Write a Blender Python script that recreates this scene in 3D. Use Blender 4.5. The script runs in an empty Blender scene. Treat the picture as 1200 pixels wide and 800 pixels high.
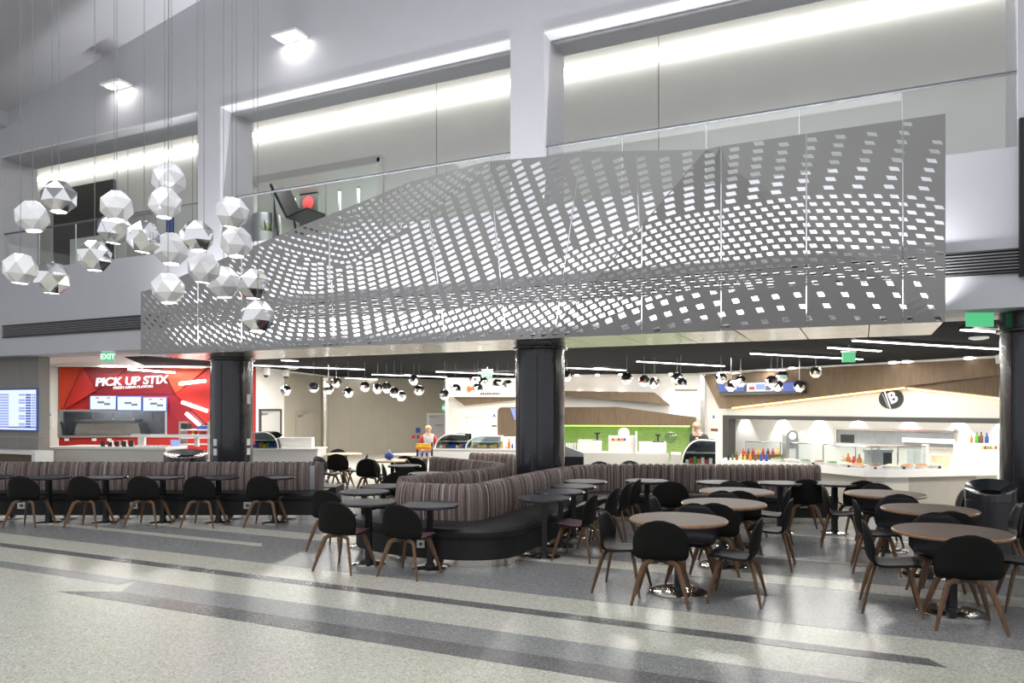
import bpy, bmesh, math, random
from mathutils import Vector, Matrix
from mathutils.geometry import delaunay_2d_cdt
random.seed(7)
SC = bpy.context.scene
COL = SC.collection
# ------------------------------------------------------------------ camera
F, HC, HZ = 874.0, 2.0, 478.0           # focal length in px, eye height, horizon row (1200x800 frame)
PSI = math.radians(25.1)
FW = Vector((-math.sin(PSI), math.cos(PSI)))
RT = Vector((math.cos(PSI), math.sin(PSI)))
cam = bpy.data.objects.new('camera', bpy.data.cameras.new('camera'))
COL.objects.link(cam)
cam.location = (0, 0, HC)
cam.rotation_euler = (math.pi/2, 0, PSI)
cam.data.sensor_width = 36
cam.data.lens = 36*F/1200
cam.data.shift_y = (HZ-400)/1200
cam.data.clip_end = 300
SC.camera = cam
# ------------------------------------------------------------------ world, exposure, large lights
w = bpy.data.worlds.new('world'); SC.world = w; w.use_nodes = True
bg = w.node_tree.nodes['Background']
bg.inputs[0].default_value = (0.93, 0.95, 1.0, 1); bg.inputs[1].default_value = 0.80
SC.view_settings.view_transform = 'Standard'; SC.view_settings.look = 'None'
SC.view_settings.exposure = 0.15; SC.view_settings.gamma = 1; SC.view_settings.use_curve_mapping = False
def area(name, loc, size, energy, color=(1, 1, 1), rot=(0, 0, 0), sy=None, spread=None):
    l = bpy.data.lights.new(name, 'AREA'); l.energy = energy; l.color = color
    l.shape = 'RECTANGLE'; l.size = size; l.size_y = sy or size
    if spread: l.spread = spread
    o = bpy.data.objects.new(name, l); COL.objects.link(o); o.location = loc; o.rotation_euler = rot
    return o
# fill light added high overhead, out of view, to brighten the atrium
area('atrium_fill_light', (-6, 3.5, 10.6), 14, 1150, (0.95, 0.97, 1.0), (0, 0, 0), 6)
# ------------------------------------------------------------------ pixel helpers
def W(d, lat, z=0.0):
    p = FW*d + RT*lat
    return Vector((p.x, p.y, z))
def U(d, u, z=0.0):
    return W(d, (u-600)/F*d, z)
def G(u, v, z=0.0):
    return U(F*(HC-z)/(v-HZ), u, z)
def PZ(v, d): return HC+(HZ-v)*d/F
class Fr:
    """vertical plane frame: origin, x along, y away from the camera"""
    def __init__(s, a, b):
        s.o = Vector((a[0], a[1])); e = Vector((b[0]-a[0], b[1]-a[1])); s.L = e.length; s.ex = e.normalized()
        n = Vector((-s.ex.y, s.ex.x))
        if n.dot(s.o) < 0: n = -n
        s.ey = n
    def pt(s, x, y, z):
        p = s.o+s.ex*x+s.ey*y
        return Vector((p.x, p.y, z))
    def px(s, u, v, y=0.0):
        D = FW*F+RT*(u-600); o = s.o+s.ey*y
        t = o.dot(s.ey)/D.dot(s.ey); p = D*t
        return ((p-o).dot(s.ex), HC+(HZ-v)*t)
    def pts(s, L, y=0.0): return [s.px(u, v, y) for u, v in L]
    def ang(s): return math.atan2(s.ex.y, s.ex.x)
# ------------------------------------------------------------------ mesh builder
class MB:
    def __init__(s): s.v = []; s.f = []
    def add(s, vs, fs):
        n = len(s.v); s.v += [tuple(p) for p in vs]; s.f += [tuple(i+n for i in q) for q in fs]; return s
    def box(s, c, size, rz=0.0):
        hx, hy, hz = size[0]/2, size[1]/2, size[2]/2; ca, sa = math.cos(rz), math.sin(rz)
        vs = []
        for dz in (-hz, hz):
            for dx, dy in ((-hx, -hy), (hx, -hy), (hx, hy), (-hx, hy)):
                vs.append((c[0]+dx*ca-dy*sa, c[1]+dx*sa+dy*ca, c[2]+dz))
        return s.add(vs, [(3, 2, 1, 0), (4, 5, 6, 7), (0, 1, 5, 4), (1, 2, 6, 5), (2, 3, 7, 6), (3, 0, 4, 7)])
    def fbox(s, fr, x0, x1, y0, y1, z0, z1):
        return s.fprism(fr, [(x0, z0), (x1, z0), (x1, z1), (x0, z1)], y0, y1)
    def fprism(s, fr, poly, y0, y1):
        n = len(poly)
        vs = [fr.pt(x, y0, z) for x, z in poly]+[fr.pt(x, y1, z) for x, z in poly]
        fs = [tuple(range(n)), tuple(range(2*n-1, n-1, -1))]+[(i, n+i, n+(i+1) % n, (i+1) % n) for i in range(n)]
        return s.add(vs, fs)
    def prism(s, poly, z0, z1):
        n = len(poly)
        vs = [(p[0], p[1], z0) for p in poly]+[(p[0], p[1], z1) for p in poly]
        fs = [tuple(range(n-1, -1, -1)), tuple(range(n, 2*n))]+[(i, (i+1) % n, n+(i+1) % n, n+i) for i in range(n)]
        return s.add(vs, fs)
    def lathe(s, x, y, prof, n=24, cap=True):
        vs = []; fs = []
        for r, z in prof:
            for k in range(n):
                a = 2*math.pi*k/n; vs.append((x+r*math.cos(a), y+r*math.sin(a), z))
        m = len(prof)
        for j in range(m-1):
            for k in range(n):
                k2 = (k+1) % n; fs.append((j*n+k, j*n+k2, (j+1)*n+k2, (j+1)*n+k))
        if cap: fs += [tuple(range(n-1, -1, -1)), tuple(range((m-1)*n, m*n))]
        return s.add(vs, fs)
    def tube(s, path, rad, n=8, ry=None):
        path = [Vector(p) for p in path]; m = len(path)
        if not hasattr(rad, '__len__'): rad = [rad]*m
        vs = []; fs = []; up = None
        for i, p in enumerate(path):
            t = (path[min(i+1, m-1)]-path[max(i-1, 0)]).normalized()
            if up is None:
                up = Vector((0, 0, 1)) if abs(t.z) < .9 else Vector((1, 0, 0))
            a = t.cross(up).normalized(); b = a.cross(t).normalized(); up = b
            for k in range(n):
                th = 2*math.pi*(k+.5)/n
                q = p+a*(rad[i]*math.cos(th))+b*((ry[i] if ry else rad[i])*math.sin(th)); vs.append(q)
        for i in range(m-1):
            for k in range(n):
                k2 = (k+1) % n; fs.append((i*n+k, i*n+k2, (i+1)*n+k2, (i+1)*n+k))
        fs += [tuple(range(n-1, -1, -1)), tuple(range((m-1)*n, m*n))]
        return s.add(vs, fs)
    def ball(s, c, r, n=12, m=8, sc=(1, 1, 1)):
        prof = []
        vs = [(c[0], c[1], c[2]-r*sc[2])]; fs = []
        for j in range(1, m):
            ph = -math.pi/2+math.pi*j/m
            for k in range(n):
                a = 2*math.pi*k/n
                vs.append((c[0]+r*sc[0]*math.cos(ph)*math.cos(a), c[1]+r*sc[1]*math.cos(ph)*math.sin(a), c[2]+r*sc[2]*math.sin(ph)))
        vs.append((c[0], c[1], c[2]+r*sc[2])); e = len(vs)-1
        for k in range(n):
            k2 = (k+1) % n; fs.append((0, 1+k2, 1+k)); fs.append((e, e-n+k, e-n+k2))
            for j in range(m-2): fs.append((1+j*n+k, 1+j*n+k2, 1+(j+1)*n+k2, 1+(j+1)*n+k))
        return s.add(vs, fs)
    def mesh(s, name, smooth=None, off=(0, 0, 0)):
        me = bpy.data.meshes.new(name); o = Vector(off)
        me.from_pydata([tuple(Vector(p)-o) for p in s.v], [], s.f); me.validate()
        bm = bmesh.new(); bm.from_mesh(me); bmesh.ops.recalc_face_normals(bm, faces=bm.faces); bm.to_mesh(me); bm.free()
        if smooth:
            for p in me.polygons: p.use_smooth = True
            me.set_sharp_from_angle(angle=math.radians(smooth))
        return me
    def build(s, name, mat, parent=None, smooth=None, kind=None, label=None, cat=None, group=None):
        """verts are in world space; a parent that is an Empty has only a location"""
        off = parent.location if parent else (0, 0, 0)
        if parent is not None and parent.parent is not None: off = Vector(off)+parent.parent.location
        o = bpy.data.objects.new(name, s.mesh(name, smooth, off)); COL.objects.link(o)
        o.data.materials.append(M[mat] if isinstance(mat, str) else mat)
        if parent: o.parent = parent
        return tag(o, label, cat, group, kind)
def tag(o, label=None, cat=None, group=None, kind=None):
    if label: o['label'] = label
    if cat: o['category'] = cat
    if group: o['group'] = group
    if kind: o['kind'] = kind
    return o
def thing(name, label, cat, loc=(0, 0, 0), group=None):
    o = bpy.data.objects.new(name, None); COL.objects.link(o); o.location = loc; o.empty_display_size = .2
    return tag(o, label, cat, group)
def copytree(o, parent=None):
    c = o.copy(); COL.objects.link(c); c.parent = parent
    for ch in KIDS(o): copytree(ch, c)
    return c
def KIDS(o): return [x for x in list(COL.objects) if x.parent is o]
def inst(name, me, mat, parent, loc=(0, 0, 0), rz=0, sc=None):
    o = bpy.data.objects.new(name, me); COL.objects.link(o); o.parent = parent; o.location = loc; o.rotation_euler[2] = rz
    if sc: o.scale = sc
    if not me.materials: me.materials.append(M[mat])
    return o
OW = ['first', 'second', 'third', 'fourth', 'fifth', 'sixth', 'seventh', 'eighth', 'ninth', 'tenth', 'eleventh', 'twelfth', 'thirteenth', 'fourteenth', 'fifteenth', 'sixteenth', 'seventeenth', 'eighteenth', 'nineteenth', 'twentieth', 'twenty-first', 'twenty-second', 'twenty-third', 'twenty-fourth', 'twenty-fifth', 'twenty-sixth', 'twenty-seventh', 'twenty-eighth', 'twenty-ninth', 'thirtieth', 'thirty-first', 'thirty-second', 'thirty-third', 'thirty-fourth']
def text_mesh(body, size, depth=.01, bold=0.0, shear=0.0, align='CENTER'):
    c = bpy.data.curves.new('lettering', 'FONT'); c.body = body; c.size = size; c.extrude = depth; c.offset = bold; c.shear = shear
    c.align_x = align; c.align_y = 'CENTER'
    o = bpy.data.objects.new('lettering', c); COL.objects.link(o)
    dg = bpy.context.evaluated_depsgraph_get()
    me = bpy.data.meshes.new_from_object(o.evaluated_get(dg))
    bpy.data.objects.remove(o); bpy.data.curves.remove(c)
    return me
def lettering(name, body, fr, x, y, z, size, mat, parent, depth=.01, bold=0.0, shear=0.0, roll=0.0, arc=None):
    me = text_mesh(body, size, depth, bold, shear)
    o = bpy.data.objects.new(name, me); COL.objects.link(o); me.materials.clear(); me.materials.append(M[mat])
    R = Matrix.Rotation(fr.ang(), 4, 'Z') @ Matrix.Rotation(math.pi/2, 4, 'X') @ Matrix.Rotation(roll, 4, 'Z')
    T = Matrix.Translation(fr.pt(x, y, z)) @ R
    me.transform(T)
    if arc:
        for v_ in me.vertices:
            dx = (v_.co.xy-fr.pt(x, y, z).xy).dot(fr.ex); v_.co.z += arc*dx
    if parent:
        off = Vector(parent.location)
        if parent.parent: off = off+parent.parent.location
        me.transform(Matrix.Translation(-off)); o.parent = parent
    return o
# ------------------------------------------------------------------ materials
M = {}
def nodes(name):
    m = bpy.data.materials.new(name); m.use_nodes = True; nt = m.node_tree
    return m, nt, nt.nodes['Principled BSDF']
def mk(name, col, rough=.5, metal=0.0, var=.06, scale=6.0, bump=0.0, stretch=None, emit=0.0, coat=0.0, spec=None, alpha=None):
    m, nt, b = nodes(name); N = nt.nodes; L = nt.links
    tc = N.new('ShaderNodeTexCoord'); no = N.new('ShaderNodeTexNoise'); no.inputs['Scale'].default_value = scale
    no.inputs['Detail'].default_value = 4
    if stretch:
        mp = N.new('ShaderNodeMapping'); mp.inputs['Scale'].default_value = stretch
        L.new(tc.outputs['Object'], mp.inputs[0]); L.new(mp.outputs[0], no.inputs['Vector'])
    else: L.new(tc.outputs['Object'], no.inputs['Vector'])
    r = N.new('ShaderNodeValToRGB')
    r.color_ramp.elements[0].position = .3; r.color_ramp.elements[1].position = .7
    r.color_ramp.elements[0].color = tuple(c*(1-var) for c in col)+(1,)
    r.color_ramp.elements[1].color = tuple(min(1, c*(1+var)) for c in col)+(1,)
    L.new(no.outputs['Fac'], r.inputs[0]); L.new(r.outputs[0], b.inputs['Base Color'])
    b.inputs['Roughness'].default_value = rough; b.inputs['Metallic'].default_value = metal
    if coat: b.inputs['Coat Weight'].default_value = coat
    if spec is not None: b.inputs['Specular IOR Level'].default_value = spec
    if bump:
        bp = N.new('ShaderNodeBump'); bp.inputs['Strength'].default_value = bump; bp.inputs['Distance'].default_value = .01
        L.new(no.outputs['Fac'], bp.inputs['Height']); L.new(bp.outputs[0], b.inputs['Normal'])
    if emit:
        L.new(r.outputs[0], b.inputs['Emission Color']); b.inputs['Emission Strength'].default_value = emit
    M[name] = m
    return m
def wood(name, c1, c2, stretch, rough=.45, spec=.28):
    m, nt, b = nodes(name); N = nt.nodes; L = nt.links
    tc = N.new('ShaderNodeTexCoord'); mp = N.new('ShaderNodeMapping'); mp.inputs['Scale'].default_value = stretch
    no = N.new('ShaderNodeTexNoise'); no.inputs['Scale'].default_value = 3; no.inputs['Detail'].default_value = 6; no.inputs['Distortion'].default_value = .6
    r = N.new('ShaderNodeValToRGB'); r.color_ramp.elements[0].color = c1+(1,); r.color_ramp.elements[1].color = c2+(1,)
    r.color_ramp.elements[0].position = .3; r.color_ramp.elements[1].position = .72
    L.new(tc.outputs['Object'], mp.inputs[0]); L.new(mp.outputs[0], no.inputs['Vector']); L.new(no.outputs['Fac'], r.inputs[0])
    L.new(r.outputs[0], b.inputs['Base Color']); b.inputs['Roughness'].default_value = rough; b.inputs['Specular IOR Level'].default_value = spec
    M[name] = m
def terrazzo(name, base, chip1, chip2, rough=.25):
    m, nt, b = nodes(name); N = nt.nodes; L = nt.links
    tc = N.new('ShaderNodeTexCoord'); vo = N.new('ShaderNodeTexVoronoi'); vo.inputs['Scale'].default_value = 75
    L.new(tc.outputs['Object'], vo.inputs['Vector'])
    sep = N.new('ShaderNodeSeparateColor'); L.new(vo.outputs['Color'], sep.inputs[0])
    r = N.new('ShaderNodeValToRGB'); r.color_ramp.interpolation = 'CONSTANT'
    e = r.color_ramp.elements
    e[0].position = 0; e[0].color = base+(1,); e[1].position = .62; e[1].color = chip1+(1,)
    x = e.new(.8); x.color = chip2+(1,); x = e.new(.93); x.color = tuple(min(1, c*1.25) for c in base)+(1,)
    L.new(sep.outputs[0], r.inputs[0])
    no = N.new('ShaderNodeTexNoise'); no.inputs['Scale'].default_value = .7; L.new(tc.outputs['Object'], no.inputs['Vector'])
    mx = N.new('ShaderNodeMix'); mx.data_type = 'RGBA'; mx.blend_type = 'MULTIPLY'; mx.inputs[0].default_value = .12
    L.new(r.outputs[0], mx.inputs[6]); L.new(no.outputs['Color'], mx.inputs[7]); L.new(mx.outputs[2], b.inputs['Base Color'])
    b.inputs['Roughness'].default_value = rough; b.inputs['Specular IOR Level'].default_value = .30
    M[name] = m
def stripes(name, cols, freq, rough=.75, coord='x'):
    m, nt, b = nodes(name); N = nt.nodes; L = nt.links
    tc = N.new('ShaderNodeTexCoord'); sp = N.new('ShaderNodeSeparateXYZ'); L.new(tc.outputs['Object'], sp.inputs[0])
    oi = N.new('ShaderNodeObjectInfo')
    a = N.new('ShaderNodeMath'); a.operation = 'MULTIPLY'; a.inputs[1].default_value = freq; L.new(sp.outputs[0], a.inputs[0])
    c = N.new('ShaderNodeMath'); c.operation = 'MULTIPLY_ADD'; c.inputs[1].default_value = 80; L.new(oi.outputs['Random'], c.inputs[0]); L.new(a.outputs[0], c.inputs[2])
    no = N.new('ShaderNodeTexNoise'); no.noise_dimensions = '1D'; no.inputs['Scale'].default_value = 1; no.inputs['Detail'].default_value = 1
    L.new(c.outputs[0], no.inputs['W'])
    r = N.new('ShaderNodeValToRGB'); r.color_ramp.interpolation = 'CONSTANT'; e = r.color_ramp.elements
    n = len(cols)
    for i, cc in enumerate(cols):
        p = .33+.34*i/n if i else 0
        if i < 2: el = e[i]; el.position = p
        else: el = e.new(p)
        el.color = cc+(1,)
    L.new(no.outputs['Fac'], r.inputs[0]); L.new(r.outputs[0], b.inputs['Base Color']); b.inputs['Roughness'].default_value = rough
    M[name] = m
def emis(name, col, strength):
    m, nt, b = nodes(name); N = nt.nodes; L = nt.links
    tc = N.new('ShaderNodeTexCoord'); no = N.new('ShaderNodeTexNoise'); no.inputs['Scale'].default_value = 3; L.new(tc.outputs['Object'], no.inputs['Vector'])
    r = N.new('ShaderNodeValToRGB'); r.color_ramp.elements[0].color = tuple(c*.97 for c in col)+(1,); r.color_ramp.elements[1].color = col+(1,)
    L.new(no.outputs['Fac'], r.inputs[0]); L.new(r.outputs[0], b.inputs['Emission Color'])
    b.inputs['Base Color'].default_value = (.02, .02, .02, 1) if strength < 2 else (.8, .8, .8, 1); b.inputs['Emission Strength'].default_value = strength
    M[name] = m
def glassy(name, tint=(.95, .98, .97), gloss=.5, rough=.02):
    m = bpy.data.materials.new(name); m.use_nodes = True; nt = m.node_tree; N = nt.nodes; L = nt.links
    N.remove(N['Principled BSDF']); out = N['Material Output']
    t = N.new('ShaderNodeBsdfTransparent'); t.inputs[0].default_value = tint+(1,)
    g = N.new('ShaderNodeBsdfGlossy'); g.inputs['Roughness'].default_value = rough
    lw = N.new('ShaderNodeLayerWeight'); pw = N.new('ShaderNodeMath'); pw.operation = 'POWER'; pw.inputs[1].default_value = 4; L.new(lw.outputs['Facing'], pw.inputs[0])
    ma = N.new('ShaderNodeMath'); ma.operation = 'MULTIPLY_ADD'; ma.inputs[1].default_value = gloss; ma.inputs[2].default_value = .03; L.new(pw.outputs[0], ma.inputs[0])
    mx = N.new('ShaderNodeMixShader'); L.new(ma.outputs[0], mx.inputs[0]); L.new(t.outputs[0], mx.inputs[1]); L.new(g.outputs[0], mx.inputs[2])
    L.new(mx.outputs[0], out.inputs[0]); M[name] = m

mk('white_paint', (.49, .49, .52), .55, var=.015, scale=2)
mk('wall_grey', (.42, .42, .41), .6, var=.02, scale=2)
mk('vent_grey', (.17, .17, .175), .5)
mk('corridor_paint', (.66, .66, .63), .6, var=.02, scale=2)
mk('soffit_white', (.66, .65, .65), .5, var=.015)
mk('black_ceiling', (.012, .012, .015), .9, var=.1, spec=.08)
mk('screen_metal', (.265, .262, .256), .45, .15, var=.03, scale=1.5)
mk('soffit_tile', (.62, .60, .57), .22, .75, var=.05, scale=9)
mk('tile_joint', (.12, .12, .12), .6)
mk('column_black', (.016, .017, .022), .2, .0, var=.1, coat=.25)
mk('chrome', (.75, .73, .70), .16, 1.0, var=.03)
mk('brushed_steel', (.66, .62, .56), .16, 1.0, var=.06, stretch=(1, 1, 14))
mk('mirror_facet', (.90, .90, .91), .06, 1.0, var=.02)
mk('white_shade', (.86, .86, .87), .18, 0.35, var=.02)
mk('cord_grey', (.13, .135, .145), .5)
mk('shell_black', (.008, .0078, .0072), .6, var=.12, spec=.12)
mk('pad_black', (.012, .012, .014), .5, var=.12, spec=.14)
mk('pad_burgundy', (.085, .028, .045), .6, var=.15)
mk('vinyl_black', (.017, .0165, .017), .45, var=.15, bump=.02, spec=.25)
mk('edge_black', (.02, .02, .025), .14, var=.1, spec=.6)
mk('metal_black', (.012, .012, .014), .35, .2, var=.1)
mk('laminate_black', (.020, .021, .026), .5, var=.1, spec=.12)
wood('walnut_leg', (.085, .046, .024), (.165, .095, .052), (14, 14, 1.2), .42)
wood('table_wood', (.088, .064, .052), (.128, .096, .078), (1.2, 14, 4), .5, .07)
wood('edge_wood', (.20, .11, .06), (.30, .18, .10), (1.5, 12, 4), .28)
wood('pale_wood', (.45, .33, .20), (.58, .44, .29), (1.2, 12, 4), .4)
wood('oak_panel', (.135, .095, .062), (.195, .142, .097), (9, 9, .7), .55, .12)
wood('oak_dark', (.10, .07, .046), (.15, .108, .072), (9, 9, .7), .55, .12)
terrazzo('terrazzo_light', (.44, .428, .365), (.33, .322, .275), (.54, .525, .45))
terrazzo('terrazzo_grey', (.205, .207, .205), (.15, .15, .15), (.30, .30, .28))
terrazzo('terrazzo_dark', (.12, .116, .117), (.08, .08, .08), (.19, .18, .175))
terrazzo('terrazzo_pale', (.52, .51, .46), (.42, .41, .37), (.58, .57, .52), .2)
stripes('stripe_fabric', [(.020, .013, .012), (.11, .070, .062), (.026, .018, .016), (.25, .205, .18), (.07, .036, .036), (.15, .115, .098), (.45, .40, .36), (.055, .036, .032), (.16, .058, .064), (.22, .19, .17), (.034, .023, .02)], 62)
mk('fabric_dark', (.10, .078, .075), .8, var=.2, scale=30)
mk('beige_wall', (.36, .325, .265), .6, var=.03, scale=2)
mk('grey_panel', (.24, .225, .205), .55, var=.03)
mk('warm_white', (.70, .68, .64), .45, var=.02)
mk('gloss_white', (.78, .76, .73), .2, var=.015)
mk('counter_front', (.55, .53, .48), .4, var=.02)
mk('counter_grey', (.33, .31, .27), .45, var=.03)
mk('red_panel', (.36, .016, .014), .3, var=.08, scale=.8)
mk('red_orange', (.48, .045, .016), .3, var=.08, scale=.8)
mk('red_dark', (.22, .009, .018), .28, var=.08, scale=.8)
mk('frame_grey', (.05, .048, .045), .5)
mk('door_grey', (.48, .47, .46), .5, var=.02)
mk('steel_dim', (.42, .43, .43), .35, .85, var=.06)
mk('kitchen_dim', (.28, .30, .31), .4, .2, var=.08)
mk('glass_white', (.80, .83, .80), .15, var=.03)
mk('plastic_white', (.74, .74, .72), .35)
mk('plastic_black', (.02, .02, .022), .3)
mk('paint_blue', (.03, .08, .36), .4); mk('paint_red', (.55, .03, .03), .4); mk('paint_green', (.10, .34, .05), .5)
mk('paint_yellow', (.75, .48, .04), .5); mk('paint_orange', (.70, .20, .03), .45); mk('paint_brown', (.16, .07, .03), .4)
mk('food_green', (.06, .16, .03), .6, var=.4, scale=40); mk('food_orange', (.55, .20, .05), .6, var=.3, scale=40)
mk('food_cream', (.70, .58, .38), .6, var=.2, scale=30); mk('flower_yellow', (.80, .62, .22), .6, var=.2, scale=20)
mk('skin', (.55, .34, .25), .5, var=.05); mk('hair_blond', (.42, .30, .16), .6, var=.2, scale=40); mk('hair_dark', (.03, .02, .015), .5)
mk('shirt_grey', (.40, .39, .39), .8); mk('shirt_red', (.42, .045, .045), .8); mk('shirt_black', (.02, .02, .022), .7); mk('trousers', (.05, .05, .07), .8)
mk('leaf', (.06, .17, .04), .5, var=.3, scale=20)
emis('led_white', (1.0, .985, .95), 9.0); emis('led_warm', (1.0, .93, .84), 6.0)
emis('lamp_glow', (1.0, .97, .92), 6.0); emis('spot_glow', (1, .98, .95), 30.0); emis('cove_glow', (1.0, .985, .95), 9.0)
emis('amber_cove', (1.0, .50, .10), 3.0); emis('green_cove', (.55, 1.0, .05), 2.2)
emis('sign_white', (1, .98, .97), 1.2); emis('exit_green', (.10, .62, .27), .85); emis('exit_letter', (.7, 1, .8), 1.1)
emis('screen_white', (.80, .90, 1.0), .95); emis('screen_blue', (.08, .18, .75), .6); emis('screen_pale', (.36, .46, .95), .85); emis('screen_ink', (.25, .30, .42), .5)
glassy('rail_glass', (.975, .985, .98)); glassy('case_glass', (.80, .86, .86)); glassy('dark_glass', (.22, .25, .27))
def tiles_mat(name, c1, c2, mortar, sx, sy):
    m, nt, b = nodes(name); N = nt.nodes; L = nt.links
    tc = N.new('ShaderNodeTexCoord'); mp = N.new('ShaderNodeMapping'); mp.inputs['Rotation'].default_value = (math.pi/2, 0, 0)
    br = N.new('ShaderNodeTexBrick'); br.inputs['Color1'].default_value = c1+(1,); br.inputs['Color2'].default_value = c2+(1,); br.inputs['Mortar'].default_value = mortar+(1,)
    br.inputs['Scale'].default_value = 1; br.inputs['Brick Width'].default_value = sx; br.inputs['Row Height'].default_value = sy; br.inputs['Mortar Size'].default_value = .012
    L.new(tc.outputs['Object'], mp.inputs[0]); L.new(mp.outputs[0], br.inputs['Vector']); L.new(br.outputs[0], b.inputs['Base Color']); b.inputs['Roughness'].default_value = .2
    M[name] = m
tiles_mat('green_tile', (.20, .40, .045), (.27, .47, .07), (.34, .45, .2), .16, .08)
# ================================================================== THE SETTING
def struct(name, mb, mat, parent=None, smooth=None, label=None):
    return mb.build(name, mat, parent, smooth, kind='structure', label=label)
YF, ZB, ZS, ZR, ZH = 11.9, 3.35, 5.5, 6.53, 8.48     # facade plane, bulkhead bottom, sill, rail, opening head
JD = .95
FF = Fr((-34, YF), (10, YF))
def FX(u, y=YF): return Fr((-34, y), (10, y)).px(u, 400)[0]-34
# ---- floor with inlaid bands
fl = struct('floor', MB().box((-12, 17, -.1), (64, 50, .2)), 'terrazzo_light', label='polished pale terrazzo floor with grey bands')
def band(name, x0, x1, y0, y1, mat, z=.002, s0=0, s1=0):
    MB().prism([(x0, y0), (x1, y0), (x1+s1, y1), (x0+s0, y1)], 0, z).build(name, mat, fl)
band('floor_band', -44, 20, 7.36, 15.5, 'terrazzo_grey')
band('floor_band', -44, 20, 15.5, 42, 'terrazzo_pale')
band('floor_stripe', -44, -7.85, 8.22, 8.40, 'terrazzo_light', .004, 0, -.15)
band('floor_stripe', -44, 20, 8.95, 9.40, 'terrazzo_light', .004)
band('floor_stripe', -2.6, 20, 10.45, 10.6, 'terrazzo_light', .004)
band('floor_stripe', -1.2, 20, 12.5, 12.62, 'terrazzo_light', .004)
band('floor_stripe', -44, .60, 6.62, 6.80, 'terrazzo_dark', .003, 0, -.12)
band('floor_band', -7.3, 20, 5.55, 6.0, 'terrazzo_grey', .003, -.3, 0)
band('floor_band', -7.95, 20, 5.26, 5.55, 'terrazzo_dark', .003, .65, 0)
band('floor_stripe', -44, -7.62, 5.76, 6.0, 'terrazzo_grey', .0025)
# ---- facade of the upper level
P1a, P1b, P2a, P2b, P3b, P0a = FX(598), FX(637.5), FX(232), FX(258), FX(1), FX(1193)
struct('wall_front', MB().box((-12, YF+JD/2, (ZB+ZS)/2), (44, JD, ZS-ZB)), 'white_paint', label='white bulkhead wall under the upper gallery')
struct('wall_front', MB().box((-12, YF+JD/2, (ZH+15)/2), (44, JD, 15-ZH)), 'white_paint', label='tall white wall above the gallery openings')
for a, b in ((P0a, P0a+.64), (P1a, P1b), (P2a, P2b), (-34, P3b)):
    struct('trim_pier', MB().box(((a+b)/2, YF+JD/2, (ZS+ZH)/2), (b-a, JD, ZH-ZS)), 'white_paint')
for a, b in ((P1b, P0a), (P2b, P1a), (P3b, P2a)):
    struct('trim_head', MB().box(((a+b)/2, YF+.02, ZH+.02), (b-a-.02, .06, .035)), 'soffit_white')
struct('trim_pier', MB().box((P0a+.36, YF-.12, 4.8), (.6, .24, 2.1)), 'white_paint')
struct('trim_pier', MB().box((P0a+.03, YF-.04, 4.8), (.05, .08, 2.1)), 'metal_black')
# ---- gallery corridor behind the openings
YB = 14.9
struct('floor_gallery', MB().box((-12, (YF+JD+YB)/2, 5.4), (44, YB-YF-JD, .2)), 'wall_grey')
struct('ceiling_gallery', MB().box((-12, (YF+JD+YB)/2, 9.9), (44, YB-YF-JD, .2)), 'corridor_paint')
BX = lambda u: FX(u, YB)
xo0, xo1 = BX(295), BX(443)
def bwall(x0, x1, z0, z1): struct('wall_gallery', MB().box(((x0+x1)/2, YB+.1, (z0+z1)/2), (x1-x0, .2, z1-z0)), 'corridor_paint')
bwall(BX(44), xo0, 5.5, 9.8); bwall(xo1, 12, 5.5, 9.8); bwall(xo0, xo1, 7.95, 9.8)
struct('wall_gallery_end', MB().box((BX(44)-.1, 13.8, 7.6), (.2, 2.2, 4.4)), 'corridor_paint')
struct('trim_gallery', MB().box(((xo0+xo1)/2, YB-.03, 7.98), (xo1-xo0+.2, .1, .16)), 'door_grey')
struct('trim_gallery', MB().box((xo1+.1, YB-.03, 6.7), (.16, .1, 2.6)), 'corridor_paint')
for k in range(7):
    x = BX(150)+k*2.6
    if not (xo0-.2 < x < xo1+.2): struct('trim_panel_joint', MB().box((x, YB-.003, 7.6), (.02, .008, 4.2)), 'counter_grey')
# lounge beyond the opening
struct('wall_lounge_back', MB().box(((xo0+xo1)/2, 19.1, 6.8), (xo1-xo0+4, .2, 2.8)), 'glass_white')
struct('ceiling_lounge', MB().box(((xo0+xo1)/2, 17, 7.97), (xo1-xo0+4, 4, .06)), 'soffit_white')
struct('floor_lounge', MB().box(((xo0+xo1)/2, 17, 5.4), (xo1-xo0+4, 4, .2)), 'wall_grey')
struct('wall_lounge_side', MB().box((xo0-2, 17, 6.7), (.1, 4, 2.6)), 'corridor_paint')
struct('wall_lounge_side', MB().box((xo1+2, 17, 6.7), (.1, 4, 2.6)), 'glass_white')
for u in (345, 398, 420): struct('trim_mullion', MB().box((FX(u, 16.4), 16.4, 6.7), (.06, .06, 2.5)), 'steel_dim')
area('lounge_fill_light', ((xo0+xo1)/2, 17, 7.9), 4, 150, (.93, 1, .95), (0, 0, 0), 3)  # fill light added to brighten the lounge, not a real fitting
# cove light along the gallery wall
cv = thing('cove_light', 'continuous white linear light glowing along the upper gallery wall', 'light', (-8, YB-.12, 9.13))
for a, b in ((BX(45), BX(598)), (BX(598)+.02, 11)):
    MB().box(((a+b)/2, YB-.12, 9.13), (b-a, .05, .11)).build('led_bar', 'cove_glow', cv)
    for q in range(8): MB().box((a+(b-a)*(q+.5)/8, YB-.05, 9.13), (.04, .1, .03)).build('bracket', 'plastic_white', cv)
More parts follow.
